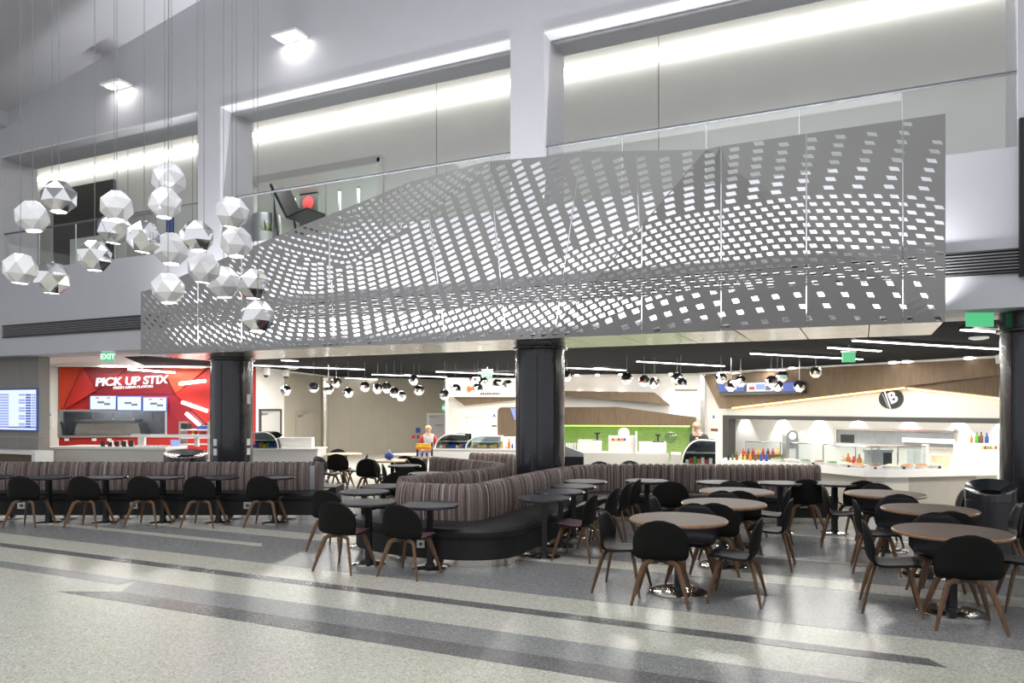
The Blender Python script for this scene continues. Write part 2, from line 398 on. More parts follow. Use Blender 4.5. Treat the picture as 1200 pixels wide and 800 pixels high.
# ---- sloped high ceiling
FT = Fr((-34, 0), (10, 0))
c0x, c0z, sl = -19.9, 9.62, .194
struct('ceiling', MB().add([(c0x, -4, c0z), (8, -4, c0z+sl*(8-c0x)), (8, YF, c0z+sl*(8-c0x)), (c0x, YF, c0z),
                            (c0x, -4, c0z+.3), (8, -4, c0z+.3+sl*(8-c0x)), (8, YF, c0z+.3+sl*(8-c0x)), (c0x, YF, c0z+.3)],
                           [(0, 1, 2, 3), (7, 6, 5, 4), (0, 4, 5, 1), (1, 5, 6, 2), (2, 6, 7, 3), (3, 7, 4, 0)]), 'white_paint', label='sloping white atrium ceiling')
struct('ceiling_low', MB().box((-27, 4, 9.5), (14.2, 16, .5)), 'white_paint')
# ---- ceiling of the dining hall
XD = -17.6
struct('ceiling_soffit', MB().box((-12, (YF+JD+13.45)/2, ZB+.05), (44, 13.45-YF-JD, .1)), 'soffit_white')
struct('ceiling_soffit', MB().prism([(-36, 13.45), (XD, 13.45), (-21, 16.9), (-24, 19), (-24, 40.5), (-36, 40.5)], ZB, ZB+.1), 'soffit_white')
struct('ceiling_hall', MB().prism([(XD, 13.45), (14, 13.45), (14, 40.5), (-24, 40.5), (-24, 19), (-21, 16.9)], ZB, ZB+.1), 'black_ceiling', label='dark painted ceiling over the food hall')
# ---- columns
XC = FX(633, 12.6)
def column(x, label):
    t = thing('round_column', label, 'column', (x, 12.6, 0)); t['kind'] = 'structure'
    MB().lathe(x, 12.6, [(.45, .22), (.45, 3.08)], 48).build('shaft', 'column_black', t, 40)
    MB().lathe(x, 12.6, [(.455, 0), (.455, .22)], 48).build('base_band', 'brushed_steel', t, 40)
    MB().lathe(x, 12.6, [(.45, 3.05), (.50, 3.07), (.50, 3.10), (.46, 3.12), (.46, 3.34)], 48).build('collar', 'column_black', t, 40)
    for a in (2.2, 3.9, 5.0):
        MB().box((x+.452*math.cos(a), 12.6+.452*math.sin(a), 1.6), (.012, .012, 2.8)).build('seam_strip', 'metal_black', t)
    return t
cl = column(XC-7.57, 'glossy black round column beside the red restaurant')
column(XC, 'glossy black round column in the middle of the hall')
column(XC+7.57, 'glossy black round column at the right edge')
base = Vector((XC-7.57, 12.6)); toC = (-base).normalized(); ta = math.atan2(toC.y, toC.x)
for du, z in ((-.93, 1.24), (-.93, 1.03), (.93, 1.24), (.93, 1.03), (-.93, 2.2)):
    a = ta-du*.93; p = (base.x+.455*math.cos(a), base.y+.455*math.sin(a), z)
    MB().box(p, (.02, .10, .15 if z < 2 else .22), a).build('socket_plate', 'plastic_white', cl)
# ================================================================== perforated wave screen
def ip(tab, x):
    if x <= tab[0][0]: return tab[0][1]
    for (a, p), (b, q) in zip(tab, tab[1:]):
        if x <= b: return p+(q-p)*(x-a)/(b-a)
    return tab[-1][1]
TOPL = [(165, 342), (182, 337), (234, 314), (276, 297), (345, 268), (400, 246), (440, 230), (480, 213), (545, 196), (571, 189), (645, 183), (680, 178), (828, 175), (845, 171), (1108, 133)]
BOTL = [(165, 415), (1108, 377)]
def Yd(u, Y): return Y/(FW.y+RT.y*(u-600)/F)          # depth along the axis for a plane y = Y
CP = {'p0': (165, 342, 11.45), 'bl': (165, 415, 11.42), 'fb': (285, 410, 11.15), 'p3': (571, 189, 10.95), 'gb': (640, 396, 11.05),
      'p5': (828, 175, 10.35), 'p7': (1108, 133, 11.15), 'br': (1108, 377, 11.35)}
TRI = {'A': [('p0', 'bl', 'fb'), ('p0', 'fb', 'p3')], 'B': [('p3', 'fb', 'gb'), ('p3', 'gb', 'p5')], 'C': [('p5', 'gb', 'br'), ('p5', 'br', 'p7')]}
def bary(p, a, b, c):
    d = (b[0]-a[0])*(c[1]-a[1])-(c[0]-a[0])*(b[1]-a[1])
    s = ((p[0]-a[0])*(c[1]-a[1])-(c[0]-a[0])*(p[1]-a[1]))/d
    t = ((b[0]-a[0])*(p[1]-a[1])-(p[0]-a[0])*(b[1]-a[1]))/d
    return 1-s-t, s, t
def sproj(u, v, facet):
    best = None
    for tr in TRI[facet]:
        P = [CP[k] for k in tr]; bc = bary((u, v), *P); m = min(bc)
        if best is None or m > best[0]: best = (m, bc, P)
    _, bc, P = best
    inv = sum(k/Yd(q[0], q[2]) for k, q in zip(bc, P))
    d = 1/inv
    return U(d, u, PZ(v, d))
K1 = [(165, 283), (180, 300), (200, 323), (215, 339), (237, 359), (265, 380), (302, 394), (330, 402), (370, 404), (411, 400), (450, 390), (496, 376.5), (540, 361), (571, 350), (595, 335), (620, 323), (651, 306.5),
      (680, 291), (700, 284), (720, 278), (743, 270), (765, 263), (786, 257), (808, 252), (845, 246), (880, 240), (909, 234), (944, 230), (1000, 228), (1058, 229), (1108, 233)]
KT = [(285, 268), (300, 277), (323, 291), (350, 299), (381, 306), (405, 311), (420, 306), (443, 289), (465, 274), (504, 250), (540, 224), (571, 196)]
K4 = [(680, 388), (698, 382), (728, 370), (760, 359.5), (795, 350), (834, 342), (878, 336.5), (926, 332), (960, 331), (1108, 333)]
SLP = [(165, .75), (230, .62), (300, .38), (350, .14), (380, .0), (420, -.25), (460, -.42), (500, -.5), (600, -.52), (680, -.44), (740, -.36), (790, -.27), (840, -.2), (900, -.1), (950, -.03), (1000, .03), (1108, .10)]
COLS = [1082.6, 1042, 1005, 971, 940, 909.5, 882, 856, 831.5, 808, 786, 764.5, 743, 723, 704, 684.5, 665.5, 647.5, 630, 613.5, 597, 580.5, 564, 548, 532, 516.5, 501.5, 487.5, 473.5, 459.5, 445.5, 431.5, 418, 404, 391,
        377.5, 364, 350.5, 338, 326, 314.5, 303, 291.5, 280, 268.5, 257, 246, 235.5, 225.5]
LEAN = [(225, -.55), (280, -.42), (320, -.33), (345, -.2), (370, 0), (400, .08), (430, .13), (460, .22), (500, .3), (540, .35), (684, .39), (704, .35), (723, .3), (743, .25), (764, .21), (786, .12), (808, .04), (831, 0), (856, -.08), (909, -.16), (940, -.2), (1005, -.28), (1110, -.3)]
PIT = [(225, 5.6), (280, 5.3), (340, 5.5), (400, 5.6), (450, 5.9), (500, 6.1), (600, 6.5), (684, 7.2), (743, 7.5), (808, 8), (856, 8.7), (909, 9.3), (1005, 10.2), (1082, 10.8)]
WID = [(225, 4.2), (280, 5), (340, 6), (400, 6.8), (450, 7.8), (500, 8.6), (600, 9.7), (700, 11), (800, 11.4), (1100, 11.6)]
HEI = [(225, 2.9), (280, 2.9), (400, 3.1), (500, 3.3), (600, 3.5), (700, 3.9), (800, 4.3), (900, 4.5), (1100, 4.7)]
slots = []
def put(u, v, w, h):
    s = ip(SLP, u)
    for (a, b, w2, h2, s2) in slots[-900:]:
        if abs(u-a) < (w+w2)/2+.9 and abs((v-b)-(s+s2)/2*(u-a)) < (h+h2)/2+.7: return
    slots.append((u, v, w, h, s))
CX = [c for c in COLS]
for c in COLS + [1120, 1152]:                          # leaning columns above the wave line
    u = c; v = ip(K1, c)-ip(PIT, c)*.95
    while True:
        if v < ip(TOPL, u)+2.5: break
        if 300 < u < 571 and v < ip(KT, u)+2: break
        if 165 < u < 1108: put(u, v, ip(WID, c), ip(HEI, c))
        p = ip(PIT, c); v -= p; u -= ip(LEAN, c)*p
BS = [(165, 6.2), (260, 6.6), (300, 7.2), (340, 6.9), (400, 6.9), (480, 7.8), (540, 8.2), (640, 8.6), (665, 10.2), (720, 10.7), (760, 11.6), (820, 11), (860, 12.6), (900, 13.7), (940, 15.2), (980, 16.8), (1020, 18.6), (1060, 21), (1108, 22)]
BP = [(165, 8.2), (240, 7.6), (300, 6.2), (360, 5.2), (420, 5.4), (480, 7.2), (540, 8), (600, 8), (700, 7.2), (820, 7.0), (900, 7.6), (1000, 8.6), (1108, 9)]
for j in range(22):                                      # staggered rows following the wave line
    u = 166+(j % 2)*3.2
    while u < 1108:
        s = ip(BS, u); v = ip(K1, u)+ip(BP, u)*(j+.15)
        lim = ip(K4, u)-5.5 if u > 690 else ip(BOTL, u)-2.5
        if v < lim and v > ip(TOPL, u)+2.5:
            put(u, v, s*ip([(165, .60), (300, .62), (640, .66), (720, .62), (850, .55), (1000, .49), (1108, .49)], u), ip([(165, 3.6), (300, 2.9), (430, 2.9), (500, 3.4), (700, 3.7), (850, 3.9), (1000, 4.3)], u))
        u += s
for j in range(13):                                      # fine rows under the crest
    u = 292+(j % 2)*3.5
    while u < 572:
        s = ip([(290, 7.3), (440, 7.2), (500, 8.6), (571, 9)], u)
        v = ip(KT, u)-2.8-ip([(290, 8.4), (440, 7.0), (500, 6.1), (571, 5.8)], u)*j
        if v > ip(TOPL, u)+2.2: put(u, v, s*.62, 2.9)
        u += s
for j in range(4):                                       # sparse rows near the lower edge
    u = 684+j*3.5
    while u < 1104:
        v = ip(K4, u-j*3.5)+j*13.6
        if v < ip(BOTL, u)-3: put(u, v, 7.2, 5.0)
        u += ip([(684, 14.5), (760, 17), (814, 20), (878, 23.5), (926, 27), (1000, 30), (1085, 34)], u)
def clip(poly, a, b):                                    # keep the left side of a->b
    out = []
    side = lambda p: (b[0]-a[0])*(p[1]-a[1])-(b[1]-a[1])*(p[0]-a[0])
    for p, q in zip(poly, poly[1:]+poly[:1]):
        sp, sq = side(p), side(q)
        if sp >= 0: out.append(p)
        if (sp >= 0) != (sq >= 0):
            t = sp/(sp-sq); out.append((p[0]+(q[0]-p[0])*t, p[1]+(q[1]-p[1])*t))
    return out
OUT = TOPL+[(1108, 377), (165, 415)]
F1 = ((571, 189), (285, 410)); F2 = ((828, 175), (640, 396))
def xl(a, b):                                            # seam line from top to bottom as a pair
    return (a, b)
def ext(l, k=6):
    (a, b), (c, d) = l; return ((a-(c-a)*k, b-(d-b)*k), (c+(c-a)*k, d+(d-b)*k))
def left_of(poly, l, g=.45):
    (a, b), (c, d) = ext(l); return clip(poly, (a-g, b), (c-g, d))
def right_of(poly, l, g=.45):
    (a, b), (c, d) = ext(l); return clip(poly, (c+g, d), (a+g, b))
seams = {'A': [((232, 300), (232, 400)), ((283, 280), (283, 400)), ((386, 240), (386, 400)), ((470, 200), (470, 400))],
         'B': [((386, 250), (391, 400)), ((503, 255), (520, 385)), ((573, 190), (592, 385)), ((681, 178), (650, 392)), ((745, 175), (755, 400))],
         'C': [((752, 160), (752, 400)), ((845, 160), (845, 400)), ((945, 140), (945, 400)), ((1058, 130), (1058, 400))]}
fac = {'A': left_of(OUT, F1, .1), 'B': left_of(right_of(OUT, F1, .1), F2, .1), 'C': right_of(OUT, F2, .1)}
def inside(p, poly, m=1.0):
    n = len(poly); A = sum(poly[i][0]*poly[(i+1) % n][1]-poly[(i+1) % n][0]*poly[i][1] for i in range(n)); sg = 1 if A > 0 else -1
    c = False
    for i in range(n):
        a, b = poly[i], poly[(i+1) % n]
        if (a[1] > p[1]) != (b[1] > p[1]) and p[0] < (b[0]-a[0])*(p[1]-a[1])/(b[1]-a[1])+a[0]: c = not c
        ex, ey = b[0]-a[0], b[1]-a[1]; L = math.hypot(ex, ey)
        if L < 1e-6: continue
        t = max(0, min(1, ((p[0]-a[0])*ex+(p[1]-a[1])*ey)/L/L))
        if math.hypot(p[0]-a[0]-ex*t, p[1]-a[1]-ey*t) < m: return False
    return c
scr = thing('perforated_screen', 'grey metal screen with a wave of cut slots hung before the facade', 'screen', (-6, 11.3, 3.16))
used = set()
for fk in 'ABC':
    rest = fac[fk]; S_ = seams[fk]
    for i in range(len(S_)+1):
        poly = rest
        if i > 0: poly = right_of(poly, S_[i-1])
        if i < len(S_): poly = left_of(poly, S_[i])
        if len(poly) < 3: continue
        ar = abs(sum(poly[k][0]*poly[(k+1) % len(poly)][1]-poly[(k+1) % len(poly)][0]*poly[k][1] for k in range(len(poly))))/2
        if ar < 60: continue
        vs = [Vector(p) for p in poly]; fs = [list(range(len(poly)))]
        for si, (u, v, w_, h_, s_) in enumerate(slots):
            if not (min(p[0] for p in poly)-9 < u < max(p[0] for p in poly)+9): continue
            ax, ay, bx, by = w_/2, w_/2*s_, h_*.25, h_/2
            q = [(u-ax-bx, v-ay-by), (u+ax-bx, v+ay-by), (u+ax+bx, v+ay+by), (u-ax+bx, v-ay+by)]
            if not all(inside(p, OUT, .6) for p in q): continue
            g = .95
            if fk == 'A': q = left_of(q, F1, g)
            if fk == 'B' and q: q = right_of(q, F1, g)
            if fk == 'B' and q: q = left_of(q, F2, g)
            if fk == 'C': q = right_of(q, F2, g)
            if q and i > 0: q = right_of(q, S_[i-1], g)
            if q and i < len(S_): q = left_of(q, S_[i], g)
            if len(q) < 3: continue
            if abs(sum(q[k][0]*q[(k+1) % len(q)][1]-q[(k+1) % len(q)][0]*q[k][1] for k in range(len(q))))/2 < 2.5: continue
            n = len(vs); vs += [Vector(p) for p in q]; fs.append(list(range(n, n+len(q))))
        ov, oe, of, _, _, ofo = delaunay_2d_cdt(vs, [], fs, 1, 1e-4)
        keep = [f_ for f_, o_ in zip(of, ofo) if list(o_) == [0]]
        mb = MB(); mb.v = [tuple(sproj(p.x, p.y, fk)) for p in ov]; mb.f = [tuple(f_) for f_ in keep]
        o = mb.build('perforated_panel', 'screen_metal', scr)
        if o.data.polygons and sum((p.normal.y for p in o.data.polygons)) > 0: o.data.flip_normals()
        md = o.modifiers.new('thickness', 'SOLIDIFY'); md.thickness = .006; md.offset = -1
# slab that carries the screen, with metal tiles on its underside
ZU = 3.157
sx0, sx1 = FX(165, 11.42), FX(1108, 11.35)
sb = thing('screen_soffit', 'flat metal tiled soffit under the perforated screen', 'soffit', (-6, 12.4, ZU)); sb['kind'] = 'structure'
MB().box(((sx0+sx1)/2, 12.45, ZU+.05), (sx1-sx0, 2.06, .04)).build('soffit_backing', 'tile_joint', sb)
MB().box(((sx0+sx1)/2, 12.45, ZU+.075), (sx1-sx0, 2.06, .01)).build('soffit_top', 'soffit_white', sb)
nt_ = 17; tw = (sx1-sx0)/nt_
MB().box((0, 0, 0), (tw-.016, .672, .024)); tile_me = MB().box((0, 0, 0), (tw-.016, .672, .024)).mesh('soffit_tile')
for i in range(nt_):
    for j in range(3):
        inst('soffit_tile', tile_me, 'soffit_tile', sb, (sx0+tw*(i+.5)+6, 11.43+.6865*(j+.5)-12.4, .012))
struct('trim_closure', MB().box(((sx0+sx1)/2, 11.96, 3.29), (sx1-sx0, .04, .12)), 'white_paint')
# lamps hidden between screen and wall
for i in range(7):
    a = sx0+1.0+i*(sx1-sx0-1.6)/6.5
    area('screen_backlight', (a+.6, 11.6, 3.32), 2.0, 105, (.97, .98, 1), (math.radians(162), 0, 0), .10, math.radians(115))
# louvre vent along the bulkhead
vx0, vx1 = FX(4), FX(1195); z0, z1 = 3.805, 4.14
vt = thing('louvre_vent', 'long black louvred air vent across the white bulkhead', 'vent', ((vx0+vx1)/2, YF, z0))
MB().box(((vx0+vx1)/2, YF-.006, (z0+z1)/2), (vx1-vx0, .012, z1-z0)).build('vent_backing', 'metal_black', vt)
for k in range(8):
    z = z0+.02+k*(z1-z0-.04)/7
    MB().box(((vx0+vx1)/2, YF-.03, z), (vx1-vx0, .05, .017)).build('slat', 'frame_grey' if k in (0, 7) else 'vent_grey', vt)
# glass balustrades with handrails
def rail(x0, x1, label):
    t = thing('glass_balustrade', label, 'railing', ((x0+x1)/2, YF+.1, ZS))
    MB().tube([(x0, YF+.1, ZR), (x1, YF+.1, ZR)], .025, 8).build('handrail', 'cord_grey', t, 40)
    n = max(2, round((x1-x0)/1.45)); wd = (x1-x0)/n
    for i in range(n):
        MB().box((x0+wd*(i+.5), YF+.1, (ZS+ZR)/2), (wd-.02, .014, ZR-ZS-.03)).build('glass_pane', 'rail_glass', t)
        if i: MB().box((x0+wd*i, YF+.1, ZS+.5), (.012, .03, 1.0)).build('post', 'steel_dim', t)
rail(P3b, P2a, 'glass balustrade of the leftmost gallery opening')
rail(P2b, P1a, 'glass balustrade of the middle gallery opening')
rail(P1b, P0a, 'glass balustrade of the right gallery opening')
# wall mounted floodlights
def flood(u, v, label):
    x, z = FF.px(u, v); x -= 34
    t = thing('wall_floodlight', label, 'light', (x, YF-.2, z))
    MB().box((x, YF-.2, z), (.62, .38, .05)).build('housing', 'plastic_white', t)
    for dx in (-.18, .18):
        MB().lathe(x+dx, YF-.2, [(.10, z-.035), (.10, z-.02)], 16).build('lamp_lens', 'spot_glow', t, 40)
    l = bpy.data.lights.new('flood', 'SPOT'); l.energy = 5; l.spot_size = 2.2; l.spot_blend = .8; l.shadow_soft_size = .1
    o = bpy.data.objects.new('flood', l); COL.objects.link(o); o.location = (x, YF-.2, z-.06)
flood(145, 103, 'square white floodlight on the wall above the left gallery opening')
flood(347, 47, 'square white floodlight on the wall above the middle gallery opening')
# gallery doors and furniture
x, zt = Fr((-34, YB), (10, YB)).px(66, 199); x -= 34; x2 = BX(136)
t = thing('gallery_door', 'dark bronze double door in the upper left gallery', 'door', ((x+x2)/2, YB-.1, 5.5)); t['kind'] = 'structure'
MB().box(((x+x2)/2, YB-.05, 7.1), (x2-x, .08, 3.2)).build('door_panel', 'frame_grey', t)
xa, xb = BX(86), BX(130)
MB().box(((xa+xb)/2, YB-.12, 6.3), (xb-xa, .03, 1.6)).build('glass_pane', 'glass_white', t)
for xx in (xa, xb): MB().box((xx, YB-.12, 6.3), (.06, .05, 1.6)).build('door_frame', 'metal_black', t)
x = BX(200); z = Fr((-34, YB), (10, YB)).px(200, 264)[1]
tag(MB().box((x, YB-.02, z), (.28, .03, .42)).build('wall_notice', 'paint_blue'), 'small blue notice on the upper left gallery wall', 'sign')
t = thing('gallery_door', 'pale service door with lever handle on the upper left gallery wall', 'door', (BX(165), YB-.05, 5.5)); t['kind'] = 'structure'
MB().box((BX(168), YB-.03, 6.5), (1.1, .05, 2.0)).build('door_panel', 'door_grey', t)
MB().box((BX(168), YB-.03, 7.53), (1.2, .09, .06)).build('door_frame', 'steel_dim', t)
MB().box((BX(177), YB-.09, 6.5), (.14, .06, .03)).build('door_handle', 'steel_dim', t)
gx = FX(365, 16.4); 
t = thing('gallery_sign', 'dark grey panel with a round orange emblem in the upper lounge', 'sign', (gx, 16.3, 5.5))
zc = PZ(243, Yd(365, 16.3))
MB().box((gx, 16.3, zc-.15), (.62, .05, 1.3)).build('sign_panel', 'frame_grey', t)
mbx = MB(); mbx.fprism(Fr((gx-1, 16.26), (gx+1, 16.26)), [(1+.2*math.cos(a*math.pi/10), zc+.12+.2*math.sin(a*math.pi/10)) for a in range(20)], 0, .012); mbx.build('emblem', 'paint_red', t)
MB().box((gx, 16.265, zc-.2), (.42, .012, .05)).build('emblem_line', 'paint_red', t)
# mesh lounge chair on the gallery
cx, cy = FX(349, 12.75), 12.75
t = thing('lounge_chair', 'black mesh sling lounge chair on the upper gallery', 'chair', (cx, cy, 5.5))
mb = MB(); B = lambda x, z: (cx+x, z)
for sy in (-.3, .3):
    MB().tube([(cx-.25, cy+sy, 5.52), (cx-.45, cy+sy, 6.75)], .025).build('leg', 'metal_black', t)
    MB().tube([(cx-.5, cy+sy, 6.85), (cx-.05, cy+sy, 6.1), (cx+.5, cy+sy, 6.22)], .025).build('side_frame', 'metal_black', t)
MB().fprism(Fr((cx-1, cy-.3), (cx+1, cy-.3)), [(.5, 6.85), (.52, 6.90), (.97, 6.13), (1.5, 6.25), (1.5, 6.21), (.95, 6.07)], 0, .6).build('sling', 'plastic_black', t)
tx = FX(305, 12.7)
MB().lathe(tx, 12.9, [(.3, 5.5), (.32, 6.1), (.30, 6.35), (.26, 6.35)], 24).build('litter_bin', 'steel_dim', smooth=40, label='round steel litter bin on the upper gallery', cat='bin')
px_ = FX(316, 12.6)
t = thing('potted_plant', 'small leafy plant on the upper gallery beside the lounge chair', 'plant', (px_, 12.5, 5.5))
MB().lathe(px_, 12.5, [(.1, 5.5), (.14, 5.85), (.12, 5.85)], 16).build('pot', 'plastic_white', t)
for k in range(14):
    a = random.random()*6.3; r = .12+.16*random.random(); zz = 5.9+.35*random.random()
    p = Vector((px_+r*math.cos(a), 12.5+r*math.sin(a), zz)); c_ = Vector((px_, 12.5, 5.8)); q = (p-c_).cross(Vector((0, 0, 1))).normalized()*.03
    MB().add([c_, (c_+p)/2+q, p, (c_+p)/2-q], [(0, 1, 2, 3)]).build('leaf', 'leaf' if k % 4 else 'flower_yellow', t)
# ================================================================== SHOPS ROUND THE HALL
def vprism(fr, pxs, y0, y1): return MB().fprism(fr, fr.pts(pxs, y0), y0, y1)
def vbox(fr, u0, u1, v0, v1, y0, y1):
    a, b = fr.px(u0, v0, y0), fr.px(u1, v1, y0)
    zt = (fr.px(u0, v0, y0)[1]+fr.px(u1, v0, y0)[1])/2; zb_ = (fr.px(u0, v1, y0)[1]+fr.px(u1, v1, y0)[1])/2
    return MB().fbox(fr, a[0], b[0], y0, y1, zb_, zt)
def X(fr, u, y=0): return fr.px(u, 400, y)[0]
def Z(fr, u, v, y=0): return fr.px(u, v, y)[1]
def swall(name, fr, x0, x1, z0, z1, mat, y0=0, y1=.2, label=None): return struct(name, MB().fbox(fr, x0, x1, y0, y1, z0, z1), mat, label=label)
def card(fr, u, v, y, wpx, hpx, label, mat='plastic_white', ink=None):
    t = thing('wall_notice', label, 'sign', fr.pt(*((fr.px(u, v, y)[0], y, fr.px(u, v, y)[1]))))
    vbox(fr, u-wpx/2, u+wpx/2, v-hpx/2, v+hpx/2, y-.02, y).build('notice_board', mat, t)
    if ink:
        x_, z_ = fr.px(u, v, y)
        lettering('letter', ink, fr, x_, y-.03, z_, hpx*.9*(z_-fr.px(u, v+1, y)[1]), 'paint_blue', t, .004, .008)
    return t
def bottle(p, h, mat, label, cat='bottle', r=None, group=None):
    r = r or h*.17; x, y, z = p
    return MB().lathe(x, y, [(r*.9, z), (r, z+.03*h), (r, z+.58*h), (r*.42, z+.75*h), (r*.38, z+.95*h), (r*.45, z+h)], 12).build('bottle', mat, smooth=40, label=label, cat=cat, group=group)
# ---- grey wall with the flight board, far left
GL = Fr((-30, 12.45), U(18.0, 51)[:2]); GL = Fr((-30, 12.45), (-19.55, 12.45))
swall('wall_left', GL, 0, GL.L, 0, ZB, 'grey_panel', 0, .3, 'grey panelled wall with a flight board')
for u, v0, v1 in ((21, 418, 545),):
    vbox(GL, u-.4, u+.4, v0, v1, -.006, 0).build('trim_panel_joint', 'counter_grey', kind='structure')
vbox(GL, -20, 51, 511, 512, -.006, 0).build('trim_panel_joint', 'counter_grey', kind='structure')
t = thing('flight_board', 'blue and white flight information screen on the grey wall', 'screen', GL.pt(GL.L-1, -.05, 1.6))
vbox(GL, -30, 43, 455, 504.5, -.06, 0).build('bezel', 'paint_blue', t)
vbox(GL, -29, 42, 457, 503, -.066, -.06).build('display', 'screen_white', t); fd = [q for q in COL.objects if q.parent is t and q.name.startswith("display")][-1]
for c, (u0, u1, m_) in enumerate(((-28, 10, 'screen_pale'), (22, 29, 'screen_pale'), (30, 36, 'screen_blue'), (37, 41.5, 'screen_pale'))):
    for k in range(13):
        v = 461.5+k*3.1
        if c == 1 and k % 3 == 1: continue
        vbox(GL, u0, u1, v, v+2.1, -.072, -.066).build('text_row', m_, fd)
vbox(GL, -29, 42, 499.5, 501, -.072, -.066).build('text_row', 'screen_blue', fd)
t = thing('white_sideboard', 'white framed sideboard with dark wood front against the grey wall', 'cabinet', GL.pt(GL.L-1.2, -.3, 0))
zc = Z(GL, 20, 528, -.5)
MB().fbox(GL, X(GL, -30, -.5), X(GL, 41, -.5), -.5, -.02, zc-.09, zc).build('top', 'gloss_white', t)
MB().fbox(GL, X(GL, 37, -.5), X(GL, 41, -.5), -.5, -.02, 0, zc-.09).build('end_panel', 'gloss_white', t)
MB().fbox(GL, X(GL, -30, -.5), X(GL, 37, -.5), -.46, -.04, .08, zc-.09).build('door_front', 'oak_dark', t)
# ---- red restaurant
RR = Fr(U(23.5, 46), U(24.6, 285))
xw0, xw1 = X(RR, 71), X(RR, 194); zw1, zw0 = Z(RR, 130, 482), Z(RR, 130, 510)
xr0, xr1 = X(RR, 69), RR.L
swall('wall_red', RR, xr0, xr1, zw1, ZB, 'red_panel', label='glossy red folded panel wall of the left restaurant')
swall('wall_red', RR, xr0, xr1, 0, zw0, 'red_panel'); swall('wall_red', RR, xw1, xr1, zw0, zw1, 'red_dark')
swall('wall_red_end', RR, -6, xr0, 0, ZB, 'gloss_white', -.05, .2)
redw = thing('red_wall_panels', 'folded red and orange triangular panels around the lit sign', 'wall panel', RR.pt(3, -.05, 0)); redw['kind'] = 'structure'
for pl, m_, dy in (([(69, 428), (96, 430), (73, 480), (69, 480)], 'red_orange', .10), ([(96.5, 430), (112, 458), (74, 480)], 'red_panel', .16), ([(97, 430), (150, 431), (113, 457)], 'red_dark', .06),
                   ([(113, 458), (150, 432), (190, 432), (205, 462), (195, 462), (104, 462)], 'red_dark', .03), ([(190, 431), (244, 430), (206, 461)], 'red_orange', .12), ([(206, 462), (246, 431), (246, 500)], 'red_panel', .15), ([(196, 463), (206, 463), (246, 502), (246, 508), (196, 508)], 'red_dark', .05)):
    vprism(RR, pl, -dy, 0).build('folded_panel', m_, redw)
sg = thing('restaurant_sign', 'white illuminated lettering over the menu screens on red wall', 'sign', RR.pt(X(RR, 154), -.2, 2.5))
lettering('lettering', 'PICK UP STIX', RR, X(RR, 154, -.25), -.25, Z(RR, 154, 446.5, -.25), .36, 'sign_white', sg, .03, .008, .12, arc=.05)
lettering('tagline', 'FRESH ASIAN FLAVORS', RR, X(RR, 156, -.22), -.22, Z(RR, 156, 453.5, -.22), .115, 'sign_white', sg, .02, .001, .1, arc=.05)
for k, (u0, u1) in enumerate(((105, 136.3), (137, 166), (167, 195.5))):
    v = 463+k*.8
    t = thing('menu_screen', ['leftmost', 'middle', 'rightmost'][k]+' white menu screen under the red wall sign', 'screen', RR.pt(X(RR, (u0+u1)/2), -.15, 1.9), 'menu screens on the red wall')
    vbox(RR, u0, u1, v, v+17.5, -.26, -.16).build('bezel', 'paint_blue', t)
    dp = vbox(RR, u0+.8, u1-.8, v+1, v+16.5, -.265, -.26).build('display', 'screen_white', t)
    for du, dv, ww, hh, m_ in ((7, 2.5, 4, 1.2, 'paint_red'), (20, 2.5, 4, 1.2, 'paint_red'), (9, 7, 8, 2.4, 'screen_ink'), (17, 9, 7, 2.4, 'screen_ink')):
        if k == 1 and hh < 2: continue
        vbox(RR, u0+du, u0+du+ww, v+dv, v+dv+hh, -.27, -.265).build('picture', m_, dp)
win = thing('kitchen_window', 'steel framed kitchen pass-through window in the red wall', 'window', RR.pt((xw0+xw1)/2, 0, zw0)); win['kind'] = 'structure'
for a in ((xw0-.06, xw1+.06, zw1, zw1+.06), (xw0-.06, xw1+.06, zw0-.06, zw0), (xw0-.06, xw0, zw0, zw1), (xw1, xw1+.06, zw0, zw1)):
    MB().fbox(RR, a[0], a[1], -.06, .22, a[2], a[3]).build('window_frame', 'chrome', win)
swall('wall_kitchen', RR, xw0-.6, xw1+.6, 0, 2.4, 'kitchen_dim', 1.9, 2.0)
swall('wall_kitchen_side', RR, xw0-.7, xw0-.6, 0, 2.4, 'kitchen_dim', .2, 2); swall('wall_kitchen_side', RR, xw1+.6, xw1+.7, 0, 2.4, 'kitchen_dim', .2, 2)
MB().fbox(RR, xw0+.05, xw1-1.2, .9, 1.8, zw0+.42, zw0+.5).build('kitchen_shelf', 'steel_dim', label='long steel kitchen shelf behind the pass-through window', cat='shelf')
t = thing('kitchen_hood', 'steel kitchen hood unit under the shelf behind the window', 'hood', RR.pt(xw0+1, 1.2, 1.1))
MB().fprism(RR, [(xw0+.1, .8), (xw0+2.3, .8), (xw0+2.1, zw0+.38), (xw0+.25, zw0+.38)], .6, 1.6).build('hood_body', 'steel_dim', t)
for k in range(5):
    xx = xw0+.5+k*.62
    MB().tube([RR.pt(xx, 1.3, zw1-.02), RR.pt(xx, 1.3, zw1-.25), RR.pt(xx+.04, 1.3, zw1-.28)], .012, 6).build('ladle', 'chrome', label='hanging steel ladle %s in the left kitchen window' % ['far left', 'second from left', 'in the middle', 'second from right', 'far right'][k], cat='ladle', group='utensils hanging in the red kitchen window')
area('kitchen_lamp', RR.pt((xw0+xw1)/2, 1.0, 2.3), 2.5, 25, (.85, .92, 1), (0, 0, 0), .8)
for k, u in enumerate((78, 110, 128)): vbox(RR, u-2.5, u+2.5, 513.5, 516.5, -.03, 0).build('socket_plate', 'plastic_white', label='white socket plate on the red band, %s' % ['leftmost', 'second from the left', 'third from the left'][k], cat='socket')
